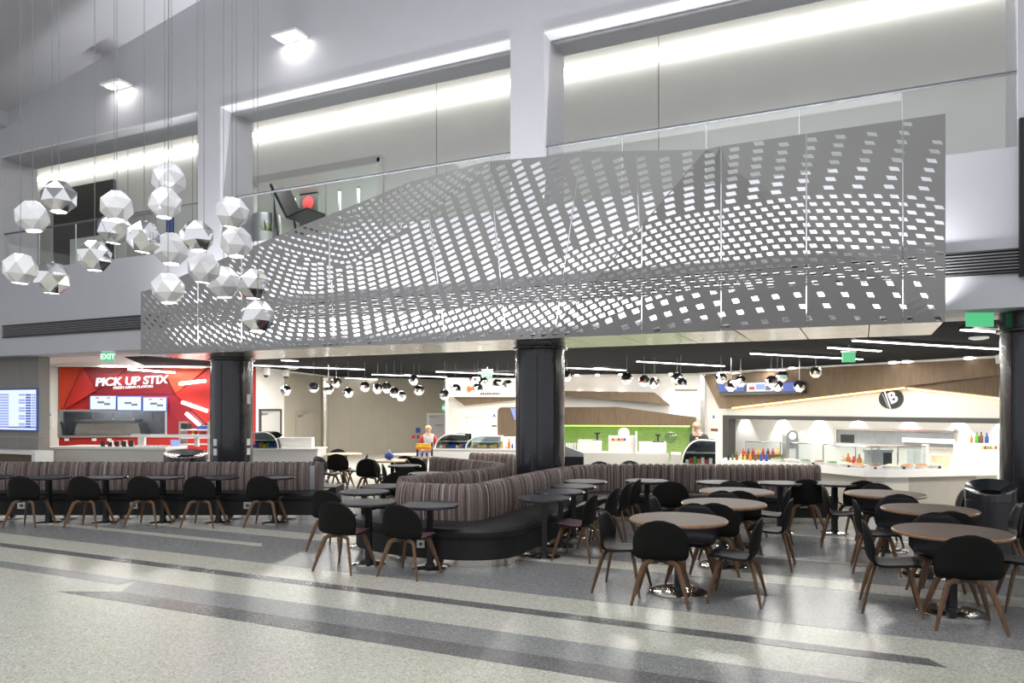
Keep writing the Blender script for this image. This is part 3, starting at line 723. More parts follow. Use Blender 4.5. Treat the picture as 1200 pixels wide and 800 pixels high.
card(RR, 57, 484, -.05, 10, 9, 'white grade card with a blue letter beside the red wall', ink='A'); card(RR, 57, 495, -.05, 10, 12, 'pale printed notice below the grade card beside the red wall')
# glowing bars on the right of the red wall
for k, (a, b) in enumerate((((210, 449.5), (241, 446)), ((213, 471), (243, 481.5)), ((218, 484), (234, 498)), ((150, 432.5), (205, 436.5)))):
    y = -.35 if k < 3 else -1.2
    p, q = RR.px(*a, y), RR.px(*b, y); P, Q = RR.pt(p[0], y, p[1]), RR.pt(q[0], y, q[1])
    t = thing('light_bar', ['upper slanting white light bar on the red wall', 'middle slanting white light bar on the red wall', 'lower slanting white light bar on the red wall', 'white linear ceiling light before the red sign'][k], 'light', (P+Q)/2)
    MB().tube([P, Q], .055 if k < 3 else .03, 8).build('tube', 'led_warm' if k < 3 else 'led_white', t)
    MB().tube([P+(Q-P)*.3, RR.pt(p[0]+(q[0]-p[0])*.3, -.02 if k < 3 else y, (P.z*.7+Q.z*.3) if k < 3 else ZB)], .02, 6).build('bracket', 'plastic_white', t)
# counter in front of the red wall
RC = Fr(U(20.3, 40), U(19.7, 205))
ct = thing('serving_counter', 'pale serving counter in front of the red restaurant', 'counter', RC.pt(2, .4, 0))
MB().fbox(RC, X(RC, 66), X(RC, 194), 0, .9, .06, .90).build('counter_front', 'counter_front', ct)
MB().fbox(RC, X(RC, 40), X(RC, 66), .1, .9, 0, .93).build('end_panel', 'counter_front', ct)
MB().fbox(RC, X(RC, 66)-.03, X(RC, 194)+.03, -.04, .95, .90, .96).build('worktop', 'gloss_white', ct)
t = thing('sneeze_guard', 'white framed sneeze guard on the red restaurant counter', 'guard', RC.pt(X(RC, 180), .5, .96))
zb = Z(RC, 190, 511, .5)
MB().fbox(RC, X(RC, 140), X(RC, 250), .45, .6, zb-.03, zb+.05).build('rail', 'gloss_white', t)
for u in (148, 152, 216): MB().fbox(RC, X(RC, u), X(RC, u)+.09, .48, .57, .96, zb).build('post', 'gloss_white', t)
t = thing('order_tablet', 'small order tablet screen on the red restaurant counter', 'tablet', RC.pt(X(RC, 188), .6, .96))
MB().fprism(RC, [(X(RC, 184), .96), (X(RC, 193), .96), (X(RC, 193.5), 1.13), (X(RC, 183.5), 1.13)], .62, .66).build('screen', 'screen_pale', t)
MB().fbox(RC, X(RC, 187), X(RC, 190), .66, .78, .96, 1.05).build('stand', 'plastic_black', t)
for k in range(9):
    xx = X(RC, 113)+k*.105; hh = .10+.07*random.random(); m_ = ['plastic_black', 'plastic_white', 'plastic_black', 'steel_dim'][k % 4]
    p = RC.pt(xx, .25+.2*(k % 2), .96)
    MB().lathe(p.x, p.y, [(.045, .96), (.055, .97), (.055, .96+hh), (.048, .96+hh)], 12).build('condiment_pot', m_, smooth=40, label='%s condiment pot, %s on the red restaurant counter' % (m_.split('_')[-1] if 'plastic' in m_ else 'steel', ['first', 'second', 'third', 'fourth', 'fifth', 'sixth', 'seventh', 'eighth', 'last'][k]), cat='pot', group='pots on the red restaurant counter')
for k in range(8):
    p = RC.pt(X(RC, 156)+k*.125, .2, .96)
    MB().lathe(p.x, p.y, [(.04, .96), (.055, .99), (.05, 1.0), (.03, .985)], 12).build('dish', 'plastic_white', smooth=40, label='small white dish, %s in the row near the round bin' % OW[k], cat='dish', group='dishes on the red restaurant counter')
# drinks shelf behind
RS = Fr(U(22.2, 205), U(22.2, 300))
t = thing('drinks_shelf', 'steel shelf unit stacked with drinks beside the black column', 'shelf', RS.pt(X(RS, 225), .2, 0))
for u in (209.5, 243): MB().fbox(RS, X(RS, u), X(RS, u)+.05, 0, .5, 0, 1.6).build('post', 'steel_dim', t)
for v in (520, 512.5, 503): zz = Z(RS, 225, v); MB().fbox(RS, X(RS, 209.5), X(RS, 244), 0, .5, zz-.03, zz).build('shelf_board', 'plastic_white', t)
for k in range(7):
    m_ = ['paint_red', 'paint_yellow', 'plastic_black', 'paint_orange', 'paint_blue', 'plastic_black', 'paint_red'][k]; p = RS.pt(X(RS, 219.5+k*3.3), .2, Z(RS, 225, 512.5))
    bottle(p, .2, m_, '%s drink bottle, %s on the shelf beside the black column' % (m_.split('_')[1], ['first', 'second', 'third', 'fourth', 'fifth', 'sixth', 'last'][k]), group='bottles on the drinks shelf')
MB().fprism(RS, RS.pts([(229, 503), (242, 503), (241, 499), (232, 498.5)]), .05, .4).build('snack_box', 'paint_blue', label='blue and white snack box on the top drinks shelf', cat='box')
MB().fbox(RS, X(RS, 211), X(RS, 218), .05, .4, Z(RS, 215, 503), Z(RS, 215, 496)).build('oven_box', 'plastic_black', label='black box on the top drinks shelf', cat='box')
# round bins
def round_bin(p, h, r, label, rim='edge_black'):
    t = thing('litter_bin', label, 'bin', p); x, y = p[0], p[1]
    MB().lathe(x, y, [(r, 0), (r, h*.74), (r*.97, h*.75)], 36).build('body', 'plastic_black', t, 40)
    n = 36; vs = []; fs = []
    prof = [(r*1.01, .75, 0), (r*1.0, .82, .12), (r*.40, .80, .06)]
    away = Vector((x, y)).normalized()
    for (rr, zz, tilt) in prof:
        for k in range(n):
            a = 2*math.pi*k/n; dx, dy = rr*math.cos(a), rr*math.sin(a)
            vs.append((x+dx, y+dy, h*(zz+tilt*(1+(dx*away.x+dy*away.y)/r)/1.4)))
    for j in range(2):
        for k in range(n): fs.append((j*n+k, j*n+(k+1) % n, (j+1)*n+(k+1) % n, (j+1)*n+k))
    MB().add(vs, fs).build('slanted_rim', 'column_black', t, 40)
    MB().lathe(x, y, [(r*.42, h*.70), (r*.42, h*.78)], 24).build('opening', 'metal_black', t)
    MB().lathe(x, y, [(r*1.005, h*.735), (r*1.015, h*.745), (r*1.005, h*.755)], 36, False).build('trim_ring', rim, t)
    return t
round_bin(U(18.3, 218), .98, .50, 'round black litter bin with chrome rim before the red restaurant')
round_bin(U(10.0, 1161), 1.04, .30, 'tall glossy black litter bin beside the right column')
# ---- side wall with doors
SW = Fr(U(24.6, 285), U(31.9, 379))
swall('wall_side', SW, 0, X(SW, 300), 0, ZB, 'red_panel'); swall('wall_side', SW, X(SW, 300), X(SW, 333), 0, ZB, 'gloss_white'); swall('wall_side', SW, X(SW, 333), SW.L, 0, ZB, 'beige_wall')
def door(name, fr, u0, u1, vt, label, leaf='door_grey', frame='frame_grey', y=0, handle=True):
    x0, x1, zt = X(fr, u0, y), X(fr, u1, y), Z(fr, (u0+u1)/2, vt, y)
    t = thing(name, label, 'door', fr.pt((x0+x1)/2, y, 0)); t['kind'] = 'structure'
    lf = MB().fbox(fr, x0+.07, x1-.07, y-.04, y-.005, 0, zt-.07).build('door_leaf', leaf, t)
    for a in ((x0, x0+.07, 0, zt), (x1-.07, x1, 0, zt), (x0+.07, x1-.07, zt-.07, zt)): MB().fbox(fr, a[0], a[1], y-.08, y-.005, a[2], a[3]).build('door_frame', frame, t)
    if handle:
        hd = MB().fbox(fr, x1-.3, x1-.16, y-.09, y-.04, .92, .96).build('door_handle', 'chrome', lf)
        MB().fbox(fr, x0+.15, x0+.55, y-.09, y-.04, zt-.2, zt-.13).build('door_closer', 'steel_dim', lf)
    return t
door('door_1', SW, 303, 328, 479, 'grey door in the white side wall behind the kiosk'); door('door_2', SW, 346, 369, 482, 'flush beige door in the side wall', 'beige_wall', 'counter_grey')
MB().tube([U(31.7, 380), U(31.7, 380, ZB)], .16, 16).build('trim_post', 'brushed_steel', kind='structure', smooth=40)
# kiosk counter by the side wall
KC = Fr(U(19.0, 288), U(19.0, 375))
t = thing('kiosk_counter', 'white kiosk counter right of the left column', 'counter', KC.pt(1, .4, 0))
MB().fbox(KC, X(KC, 288), X(KC, 372), 0, .9, 0, .93).build('counter_body', 'gloss_white', t)
MB().fbox(KC, X(KC, 288)-.02, X(KC, 372)+.03, -.03, .93, .93, .97).build('worktop', 'gloss_white', t)
MB().fbox(KC, X(KC, 326, .3), X(KC, 365, .3), .3, .6, .97, Z(KC, 345, 512.5, .3)).build('raised_block', 'gloss_white', t)
def food_case(fr, u0, u1, vb, vt, label, goods, mat='dark_glass', dep=.8, yb=.05, flip=False):
    """curved glass case whose rounded profile faces sideways (left, or right when flip)"""
    x0, x1, zb_, zt = X(fr, u0, yb), X(fr, u1, yb), Z(fr, u0, vb, yb), Z(fr, u0, vt, yb)
    t = thing('food_display_case', label, 'display case', fr.pt((x0+x1)/2, yb+dep/2, zb_)); h = zt-zb_; wd = x1-x0
    fx = (lambda a: x1-a) if flip else (lambda a: x0+a)
    arc = [(wd*.55*(1-math.cos(a*math.pi/16)), h*math.sin(a*math.pi/16)) for a in range(9)]
    prof = [(fx(a), zb_+b) for a, b in arc]+[(fx(wd), zb_+h*.97), (fx(wd), zb_)]
    dark = mat == 'dark_glass'
    MB().fprism(fr, prof, yb+dep-.03, yb+dep).build('back_panel', 'plastic_black' if dark else 'plastic_white', t)
    MB().fprism(fr, [(fx(wd*.2), zb_), (fx(wd), zb_), (fx(wd), zb_+h*.9), (fx(wd*.55), zb_+h*.9)], yb+.32, yb+.35).build('inner_panel', 'plastic_black' if dark else 'steel_dim', t)
    MB().fprism(fr, prof, yb, yb+.008).build('end_glass', 'case_glass', t)
    n = len(arc)
    MB().add([fr.pt(fx(a), yb+.01, zb_+b) for a, b in arc]+[fr.pt(fx(a), yb+dep-.03, zb_+b) for a, b in arc], [(i, i+1, n+i+1, n+i) for i in range(n-1)]).build('curved_glass', mat, t, 60)
    MB().tube([fr.pt(fx(a), yb-.005, zb_+b) for a, b in arc]+[fr.pt(fx(wd), yb-.005, zb_+h*.97)], .018, 6).build('edge_frame', 'gloss_white', t)
    MB().fbox(fr, min(fx(wd*.12), fx(wd)), max(fx(wd*.12), fx(wd)), yb+.02, yb+dep-.04, zb_+h*.46, zb_+h*.49).build('shelf', 'steel_dim', t)
    names = {'paint_blue': 'blue', 'paint_red': 'red', 'paint_yellow': 'yellow', 'paint_green': 'green', 'paint_orange': 'orange', 'food_cream': 'cream', 'food_orange': 'orange-brown', 'plastic_white': 'white'}
    k = 0; xx = x0+wd*(.06 if flip else .16)
    while xx < x1-wd*(.16 if flip else .06):
        m_ = goods[k % len(goods)]; hh = h*(.20+.14*((k*37) % 5)/5)
        MB().fbox(fr, xx-.035, xx+.035, yb+.10, yb+.24, zb_+.005, zb_+.005+hh).build('snack_pack', m_, label='%s snack pack, %s from left in the %s' % (names[m_], OW[k], ' '.join(label.split(' with ')[0].split()[:6])), cat='snack', group='snacks in the '+label.split(' with ')[0])
        xx += .085; k += 1
    return t
food_case(KC, 294, 326, 525.1, 506, 'black curved display case on the left kiosk counter with blue snacks', ['paint_blue', 'paint_blue', 'paint_orange', 'paint_yellow', 'paint_green', 'paint_blue'], flip=True)
# ---- beige back wall, exit door
BW = Fr(U(31.8, 379), U(36, 545))
swall('wall_back', BW, 0, BW.L+1, 0, ZB, 'beige_wall', label='beige panelled back wall of the food hall')
for u in (412, 455, 497): vbox(BW, u-.25, u+.25, 448, 536, -.008, 0).build('trim_panel_joint', 'counter_grey', kind='structure')
vbox(BW, 379, 497, 509, 510, -.008, 0).build('trim_panel_joint', 'counter_grey', kind='structure')
ed = door('door_3', BW, 500, 524, 484, 'pale exit door beneath the green exit sign', frame='warm_white')
vbox(BW, 511, 519, 497, 499, -.06, -.045).build('name_plate', 'counter_grey', ed)
card(BW, 490, 504, 0, 5, 6, 'small blue and white notice on the beige back wall', 'paint_blue')
for u in (484.5, 490): MB().fbox(BW, X(BW, u)-.06, X(BW, u)+.06, -.06, 0, Z(BW, u, 513.5), Z(BW, u, 510)).build('fire_alarm', 'paint_red', label='small red fire alarm box on the beige wall, %s one' % ('left' if u < 487 else 'right'), cat='alarm')
# ---- cafe front
CF = Fr(U(27, 520), U(27.6, 660))
swall('wall_cafe', CF, X(CF, 523), CF.L, Z(CF, 560, 465), 3.1, 'gloss_white', 0, .6, 'white fascia of the cafe left of the middle column')
swall('wall_cafe', CF, X(CF, 525), CF.L, 0, Z(CF, 560, 465), 'warm_white', .6, .8)
swall('wall_cafe_side', CF, X(CF, 523), X(CF, 525), 0, Z(CF, 560, 465), 'warm_white', 0, .8)
vprism(CF, [(532, 465), (604, 465), (604, 469), (545, 475)], .3, .6).build('wood_wedge_panel', 'oak_panel', label='wooden wedge panel under the cafe fascia', cat='panel')
t = thing('cafe_door', 'flush cream door in the cafe back wall', 'door', CF.pt(X(CF, 556, .6), .55, 0)); t['kind'] = 'structure'
MB().fbox(CF, X(CF, 547, .6), X(CF, 566, .6), .56, .595, 0, Z(CF, 556, 490, .6)).build('door_leaf', 'warm_white', t)
MB().fbox(CF, X(CF, 545.5, .6), X(CF, 567, .6), .54, .595, Z(CF, 556, 490, .6), Z(CF, 556, 488, .6)).build('door_frame', 'counter_front', t)
t = thing('arched_window', 'brown arched window beside the middle column in the cafe wall', 'window', CF.pt(X(CF, 598, .6), .55, .9)); t['kind'] = 'structure'
aw = [(583.5, 512), (583.5, 482), (584.5, 479), (587, 477.3), (620, 477), (620, 512)]
vprism(CF, aw, .55, .6).build('window_recess', 'oak_dark', t); MB().fbox(CF, X(CF, 583, .6), X(CF, 620, .6), .53, .6, Z(CF, 600, 514), Z(CF, 600, 512)).build('window_sill', 'gloss_white', t)
vprism(CF, [(598, 478), (606, 478), (606, 492), (603, 492)], .50, .53).build('hanging_screen', 'screen_pale', label='tilted pale screen at the arched cafe window', cat='screen')
card(CF, 579, 487, .6, 6, 6, 'white grade card with blue letter beside the arched window', ink='A')
card(CF, 579, 499, .6, 5.5, 2.2, 'small brown notice below the cafe grade card', 'paint_brown'); card(CF, 579, 507.5, .6, 5.5, 4, 'pale pink notice lowest on the cafe wall', 'plastic_white')
t = thing('cafe_emblem', 'orange and white cone emblem on the cafe fascia', 'sign', CF.pt(X(CF, 547), -.03, 2.7))
vprism(CF, [(541, 450), (546, 455), (541, 461), (538.5, 457), (538.5, 453)], -.03, 0).build('cone', 'sign_white', t)
vprism(CF, [(548, 452), (552, 454), (556, 452), (553, 457), (549, 460), (547, 457)], -.03, 0).build('flame', 'paint_orange', t)
for k in range(9): vbox(CF, 563+k*2.6, 564.8+k*2.6, 460+(k % 3)*.3, 462.2, -.02, 0).build('small_letter', 'frame_grey', t)
CC = Fr(U(19.1, 505), U(18.7, 625))
t = thing('cafe_counter', 'white cafe counter left of the middle column', 'counter', CC.pt(1.2, .5, 0))
MB().fbox(CC, X(CC, 506), CC.L, 0, .95, 0, .93).build('counter_body', 'gloss_white', t); MB().fbox(CC, X(CC, 506)-.03, CC.L, -.03, .98, .93, .97).build('worktop', 'gloss_white', t)
food_case(CC, 510, 545, 525, 508.5, 'dark curved display case on the cafe counter with packets', ['plastic_white', 'paint_orange', 'paint_blue', 'paint_blue', 'paint_blue'])
food_case(CC, 546, 584, 525, 510.5, 'clear curved display case on the cafe counter with pastries', ['food_cream', 'food_orange', 'food_cream', 'paint_yellow'], 'case_glass', .8, .1)
for k in range(6): bottle(CC.pt(X(CC, 586+k*4), .35, .97), .14+.05*(k % 3), ['paint_yellow', 'plastic_white', 'paint_orange', 'paint_blue', 'plastic_white', 'paint_brown'][k], '%s bottle on the cafe counter close to the middle column, %s' % (['yellow', 'white', 'orange', 'blue', 'white', 'brown'][k], ['first', 'second', 'third', 'fourth', 'fifth', 'last'][k]), group='bottles on the cafe counter')
# snack rack
SR = Fr(U(18.2, 484), U(18.2, 508))
t = thing('snack_rack', 'tiered rack of yellow and blue snacks left of the cafe counter', 'rack', SR.pt(.2, .2, 0))
for v, m_ in ((524, 'paint_orange'), (535, 'pale_wood')):
    zz = Z(SR, 495, v); MB().fbox(SR, X(SR, 486.5), X(SR, 505), 0, .4, zz-.05, zz).build('tray', m_, t)
for u in (487, 504.5): MB().fbox(SR, X(SR, u)-.02, X(SR, u)+.02, .3, .4, 0, Z(SR, 495, 519)).build('post', 'frame_grey', t)
for k in range(12):
    v = 524 if k < 6 else 535; m_ = 'paint_yellow' if k < 6 else ['paint_blue', 'plastic_white'][k % 2]
    MB().fbox(SR, X(SR, 488.5+(k % 6)*2.8)-.025, X(SR, 488.5+(k % 6)*2.8)+.025, .08, .2, Z(SR, 495, v), Z(SR, 495, v)+.09).build('snack_pack', m_, label='%s snack pack, %s from left on the %s rack tray' % ({'paint_yellow': 'yellow', 'paint_blue': 'blue', 'plastic_white': 'white'}[m_], OW[k % 6], 'upper' if k < 6 else 'lower'), cat='snack', group='snacks on the tiered rack')
# ---- green tiled shop
GF = Fr(U(31, 606), U(28.9, 829))
swall('wall_green_shop', GF, X(GF, 606), X(GF, 829), Z(GF, 700, 498), ZB, 'gloss_white', 0, .3, 'white fascia of the green tiled shop')
struct('wall_green_tile', MB().fbox(GF, X(GF, 606), X(GF, 829), .5, .6, 0, Z(GF, 700, 498)+.2), 'green_tile', label='green tiled wall behind the juice counter')
swall('wall_green_end', GF, X(GF, 811), X(GF, 829), 0, Z(GF, 700, 498)+.02, 'warm_white', -.02, .3)
vprism(GF, [(640, 457.5), (765, 459.5), (783.5, 473.3), (640, 462.5)], -.7, 0).build('wood_wedge_panel', 'oak_panel', label='upper wooden wedge panel on the white fascia over the green tiles', cat='panel')
vprism(GF, [(636, 477), (721, 476.6), (814.5, 489), (814.5, 498.5), (636, 498)], -.9, 0).build('wood_wedge_panel', 'oak_dark', label='long lower wooden wedge panel just above the green tiles', cat='panel')
MB().fbox(GF, X(GF, 640), X(GF, 808), .2, .26, Z(GF, 700, 498)-.05, Z(GF, 700, 498)-.01).build('green_light_strip', 'green_cove', label='glowing lime light strip above the green tiles', cat='light')
MB().fbox(GF, X(GF, 821), X(GF, 826), -.1, 0, 0, ZB).build('trim_post', 'brushed_steel', kind='structure')
t = thing('fascia_lettering', 'tiny dark lettering on the white fascia right of the wood wedges', 'sign', GF.pt(X(GF, 805), -.02, 2.6))
for k in range(12): vbox(GF, 791+k*2.2, 792.5+k*2.2, 456.2, 457.8, -.02, 0).build('small_letter', 'frame_grey', t)
for k, u in enumerate((676, 700, 727, 786)):
    p = GF.pt(X(GF, u, -.45), -.45, 3.28)
    l = bpy.data.lights.new('fascia_spot', 'SPOT'); l.energy = 320; l.spot_size = .9; l.spot_blend = .6; l.shadow_soft_size = .05
    o = bpy.data.objects.new('fascia_spot', l); COL.objects.link(o); o.location = p; o.rotation_euler = (.28, 0, GF.ang())
    t = MB().lathe(p.x, p.y, [(.08, 3.29), (.08, 3.345)], 14).build('downlight', 'lamp_glow', label='small round ceiling downlight over the green shop fascia, %s' % ['leftmost', 'second from left', 'third from left', 'rightmost'][k], cat='light', group='fascia downlights')
GC = Fr(U(17.6, 655), U(17.2, 800))
t = thing('juice_counter', 'pale counter with raised blocks before the green tiles', 'counter', GC.pt(1.5, .5, 0))
MB().fbox(GC, X(GC, 655), X(GC, 784), 0, .8, 0, .95).build('counter_body', 'counter_front', t)
for u0, u1, vt_, m_ in ((677, 705, 516, 'gloss_white'), (713, 746, 511, 'warm_white'), (749, 781, 518, 'warm_white')):
    MB().fbox(GC, X(GC, u0, .2), X(GC, u1, .2), .2, .75, .95, Z(GC, 720, vt_, .2)).build('raised_block', m_, t)
MB().fbox(GC, X(GC, 744.5, .2), X(GC, 746.5, .2), .1, .2, .95, Z(GC, 745, 505, .2)).build('side_screen', 'gloss_white', t)
MB().fbox(GC, X(GC, 778), X(GC, 784.5), .1, .8, 0, .95).build('end_post', 'counter_grey', t)
for k in range(5): vbox(GC, 717+k*3.4, 719.6+k*3.4, 513.5, 516, .19, .2).build('emblem', ['paint_red', 'paint_yellow', 'paint_brown', 'paint_orange', 'paint_blue'][k], t)
def till(fr, u, v, label):
    x_, z_ = X(fr, u, .4), Z(fr, u, v, .4)
    t = thing('order_terminal', label, 'terminal', fr.pt(x_, .4, z_))
    MB().fbox(fr, x_-.13, x_+.13, .3, .5, z_, z_+.025).build('base', 'plastic_black', t)
    MB().fbox(fr, x_-.02, x_+.02, .38, .42, z_+.025, z_+.15).build('stem', 'plastic_black', t)
    MB().fprism(fr, [(x_-.07, z_+.22), (x_-.05, z_+.15), (x_+.05, z_+.15), (x_+.07, z_+.22), (x_+.04, z_+.19), (x_-.04, z_+.19)], .36, .44).build('head', 'plastic_black', t)
till(GC, 700, 516, 'black order terminal on the left raised block of the juice counter'); till(GC, 771, 518, 'black order terminal on the right raised block of the juice counter')
def globe(fr, u, v, r, label, mat):
    x_, z_ = fr.px(u, v, .55); p = fr.pt(x_, .55, z_)
    MB().ball(p, r, 16, 10, (1, 1, .9)).build('juice_dispenser', mat, smooth=60, label=label, cat='dispenser')
globe(GC, 731, 507, .14, 'clear round juice dispenser behind the raised block', 'glass_white'); globe(GC, 786, 513, .16, 'pale glass dome at the right end of the juice counter', 'case_glass')
for k in range(5):
    p = GC.pt(X(GC, 663+k*3.2), .4, .95); MB().lathe(p.x, p.y, [(.022, .952), (.028, 1.16), (.025, 1.16)], 10).build('glass_tumbler', 'glass_white', smooth=40, label='clear tumbler on the juice counter, %s from the middle column' % OW[k], cat='glass', group='tumblers on the juice counter')
# slanted-top black bin next to the column
SB = Fr(U(15.5, 660), U(15.5, 690))
t = thing('slanted_bin', 'square black bin with steel sloping lid right of the middle column', 'bin', SB.pt(.2, .3, 0))
MB().fbox(SB, X(SB, 661), X(SB, 684), 0, .5, 0, Z(SB, 670, 535)).build('body', 'column_black', t)
MB().fprism(SB, SB.pts([(661, 535), (661, 522), (684, 531), (684, 535)]), 0, .5).build('sloping_lid', 'steel_dim', t)
# display case with worker
DC = Fr(U(16.6, 795), U(16.4, 845))
t = thing('case_plinth', 'pale plinth under the black curved food case', 'counter', DC.pt(.4, .4, 0))
MB().fbox(DC, X(DC, 789), X(DC, 840), .02, .85, 0, .72).build('plinth_body', 'counter_front', t)
MB().fbox(DC, X(DC, 786), X(DC, 798), 0, .85, 0, Z(DC, 790, 532)).build('plinth_end', 'counter_front', t)
food_case(DC, 799, 839, 545, 515, 'black curved food case in front of the worker with cups', ['plastic_white', 'paint_red', 'paint_green', 'paint_orange', 'plastic_white', 'paint_red'])
# ---- bar shop on the right with round black logo
BF = Fr(U(28.8, 829), U(19.3, 1185))
xe = BF.L+4
zl = Z(BF, 1000, 488)
swall('wall_bar', BF, 0, xe, zl, ZB, 'warm_white', 0, .3, 'cream fascia wall of the bar shop'); swall('wall_bar_end', BF, 0, X(BF, 848), 0, zl, 'warm_white', 0, .3)
swall('wall_bar_back', BF, -3, xe, 0, zl+.3, 'warm_white', 2.2, 2.4, 'white back wall of the bar shop')
MB().fbox(BF, X(BF, 848), xe, -.05, .3, zl-.14, zl).build('trim_head', 'frame_grey', kind='structure'); MB().fbox(BF, X(BF, 848), X(BF, 855), -.05, .3, 0, zl-.14).build('trim_jamb', 'frame_grey', kind='structure')
struct('ceiling_bar', MB().fbox(BF, -3, xe, .3, 2.2, zl+.25, zl+.3), 'soffit_white')
t = thing('wood_fascia_panels', 'large folded wooden panels above the bar shop', 'panel', BF.pt(5, -.2, 2.2))
vprism(BF, [(824, 440), (1190, 418), (1190, 437), (1060, 452.5), (843, 478.5)], -.35, 0).build('wood_panel', 'oak_panel', t)
vprism(BF, [(1060, 452.5), (1190, 437), (1190, 467)], -.22, 0).build('wood_panel', 'oak_dark', t)
a_, b_, c_ = BF.px(858, 478, -.2), BF.px(1060, 454.3, -.2), BF.px(1185, 467.5, -.12)
MB().tube([BF.pt(a_[0], -.2, a_[1]), BF.pt(b_[0], -.2, b_[1])], .025, 6).build('amber_light_strip', 'amber_cove', label='glowing amber strip along the lower edge of the large wood panel', cat='light')
MB().tube([BF.pt(b_[0]+.05, -.1, b_[1]-.02), BF.pt(c_[0], -.1, c_[1]-.03)], .02, 6).build('amber_light_strip', 'amber_cove', label='glowing amber strip below the small dark wood panel on the right', cat='light')
t = thing('round_logo', 'round black logo disc with white letter on the cream fascia', 'sign', BF.pt(X(BF, 1044), -.05, 2.2))
x_, z_ = BF.px(1044, 467, -.04); rr = (BF.px(1058, 467, -.04)[0]-BF.px(1030, 467, -.04)[0])/2; rz_ = 11.8*(z_-BF.px(1044, 468, -.04)[1])
MB().fprism(BF, [(x_+rr*math.cos(a*math.pi/24), z_+rz_*math.sin(a*math.pi/24)) for a in range(48)], -.06, 0).build('disc', 'plastic_black', t)
lettering('letter', 'B', BF, x_+rr*.22, -.075, z_+.02, rz_*1.55, 'sign_white', t, .01, .012, 0, .42)
MB().fprism(BF, [(x_-rr*.56, z_+rz_*.80), (x_-rr*.47, z_+rz_*.86), (x_+rr*.06, z_-rz_*.98), (x_-rr*.03, z_-rz_*.99)], -.075, -.06).build('slash', 'sign_white', t)
MB().fprism(BF, [(x_-rr*.70, z_+rz_*.5), (x_-rr*.66, z_+rz_*.54), (x_-rr*.16, z_-rz_*.84), (x_-rr*.20, z_-rz_*.86)], -.07, -.06).build('small_lettering', 'counter_front', t)
# menu board hanging in the wood panel
t = thing('menu_board', 'dark hanging menu board with glowing screens on the wood panel', 'screen', BF.pt(X(BF, 890), -.6, 2.4))
vprism(BF, [(838, 449), (938, 446.5), (940, 461), (844, 463.5)], -.6, -.36).build('board', 'frame_grey', t)
for u0, u1, m_ in ((842, 872, 'screen_blue'), (875, 905, 'screen_white'), (908, 935, 'screen_blue')): vbox(BF, u0, u1, 448, 458.5, -.62, -.6).build('display', m_, t)
for u0, u1, v0, v1, m_ in ((878, 884, 453, 456.5, 'paint_red'), (886, 896, 450, 456, 'screen_pale'), (897, 903, 452, 457, 'screen_ink')): vbox(BF, u0, u1, v0, v1, -.63, -.62).build('picture', m_, t)
card(BF, 837, 488.5, 0, 7, 6.5, 'white grade card with blue letter left of the bar opening', ink='A'); card(BF, 837, 503.5, 0, 8, 3, 'small brown notice left of the bar opening', 'paint_brown')
# scallops of light on the bar back wall
for k, u in enumerate((868, 912, 955, 1000, 1060, 1118, 1172)):
    x_ = X(BF, u, 1.95); p = BF.pt(x_, 1.95, zl+.2)
    l = bpy.data.lights.new('bar_spot', 'SPOT'); l.energy = 140; l.spot_size = 1.25; l.spot_blend = .45; l.shadow_soft_size = .03
    o = bpy.data.objects.new('bar_spot', l); COL.objects.link(o); o.location = p; o.rotation_euler = (.12, 0, BF.ang())
    MB().lathe(p.x, p.y, [(.06, zl+.21), (.06, zl+.25)], 12).build('downlight', 'lamp_glow', label='small downlight on the bar back wall, %s from the left' % OW[k], cat='light', group='bar downlights')
t = thing('pass_window', 'wide steel framed kitchen pass window behind the bar counter', 'window', BF.pt(X(BF, 1050, 2.1), 2.1, 1.2)); t['kind'] = 'structure'
vbox(BF, 979, 1118, 505, 521, 2.14, 2.2).build('dark_opening', 'kitchen_dim', t)
for q in ((977, 1121, 502.5, 505), (977, 1121, 521, 523.5), (977, 980, 502.5, 523.5), (1118, 1121, 502.5, 523.5)): vbox(BF, *q, 2.08, 2.2).build('window_frame', 'chrome', t)
vbox(BF, 1057, 1117, 513.5, 519, 2.0, 2.14).build('hood_edge', 'glass_white', t); vbox(BF, 985, 1000, 509, 521, 2.1, 2.14).build('oven', 'plastic_black', t)
# right-hand low wall with bottles
BP_ = Fr(U(17.2, 1118), U(16.6, 1200))
struct('wall_bar_low', MB().fbox(BP_, 0, BP_.L+2, 0, .2, 0, Z(BP_, 1150, 519)), 'warm_white')
vbox(BP_, 1120, 1135, 526, 547, -.03, 0).build('service_hatch', 'plastic_white', label='white hatch in the low wall below the bottles', cat='hatch')
t = thing('emblem_row', 'row of small coloured emblems on the low wall below the bottles', 'sign', BP_.pt(X(BP_, 1158), -.02, 1.1))
for k in range(6): vbox(BP_, 1150.5+k*3.1, 1152.8+k*3.1, 522.5, 526, -.012, 0).build('emblem', ['paint_yellow', 'paint_brown', 'paint_orange', 'paint_green', 'food_cream', 'paint_red'][k], t)
t = thing('framed_notice', 'black edged notice on the low wall beside the right column', 'sign', BP_.pt(X(BP_, 1177), -.02, 1.1)); vbox(BP_, 1174.5, 1181, 514, 529, -.03, 0).build('notice_board', 'plastic_white', t); vbox(BP_, 1172.5, 1174.5, 514, 529, -.04, 0).build('frame_edge', 'frame_grey', t)
for k, (u, h_, m_) in enumerate(((1139, .19, 'paint_orange'), (1145.5, .24, 'paint_green'), (1150.5, .25, 'paint_brown'), (1157, .23, 'paint_blue'))):
    bottle(BP_.pt(X(BP_, u), .1, Z(BP_, 1150, 519)), h_, m_, '%s bottle standing on the low wall beside the right column' % m_.split('_')[1])
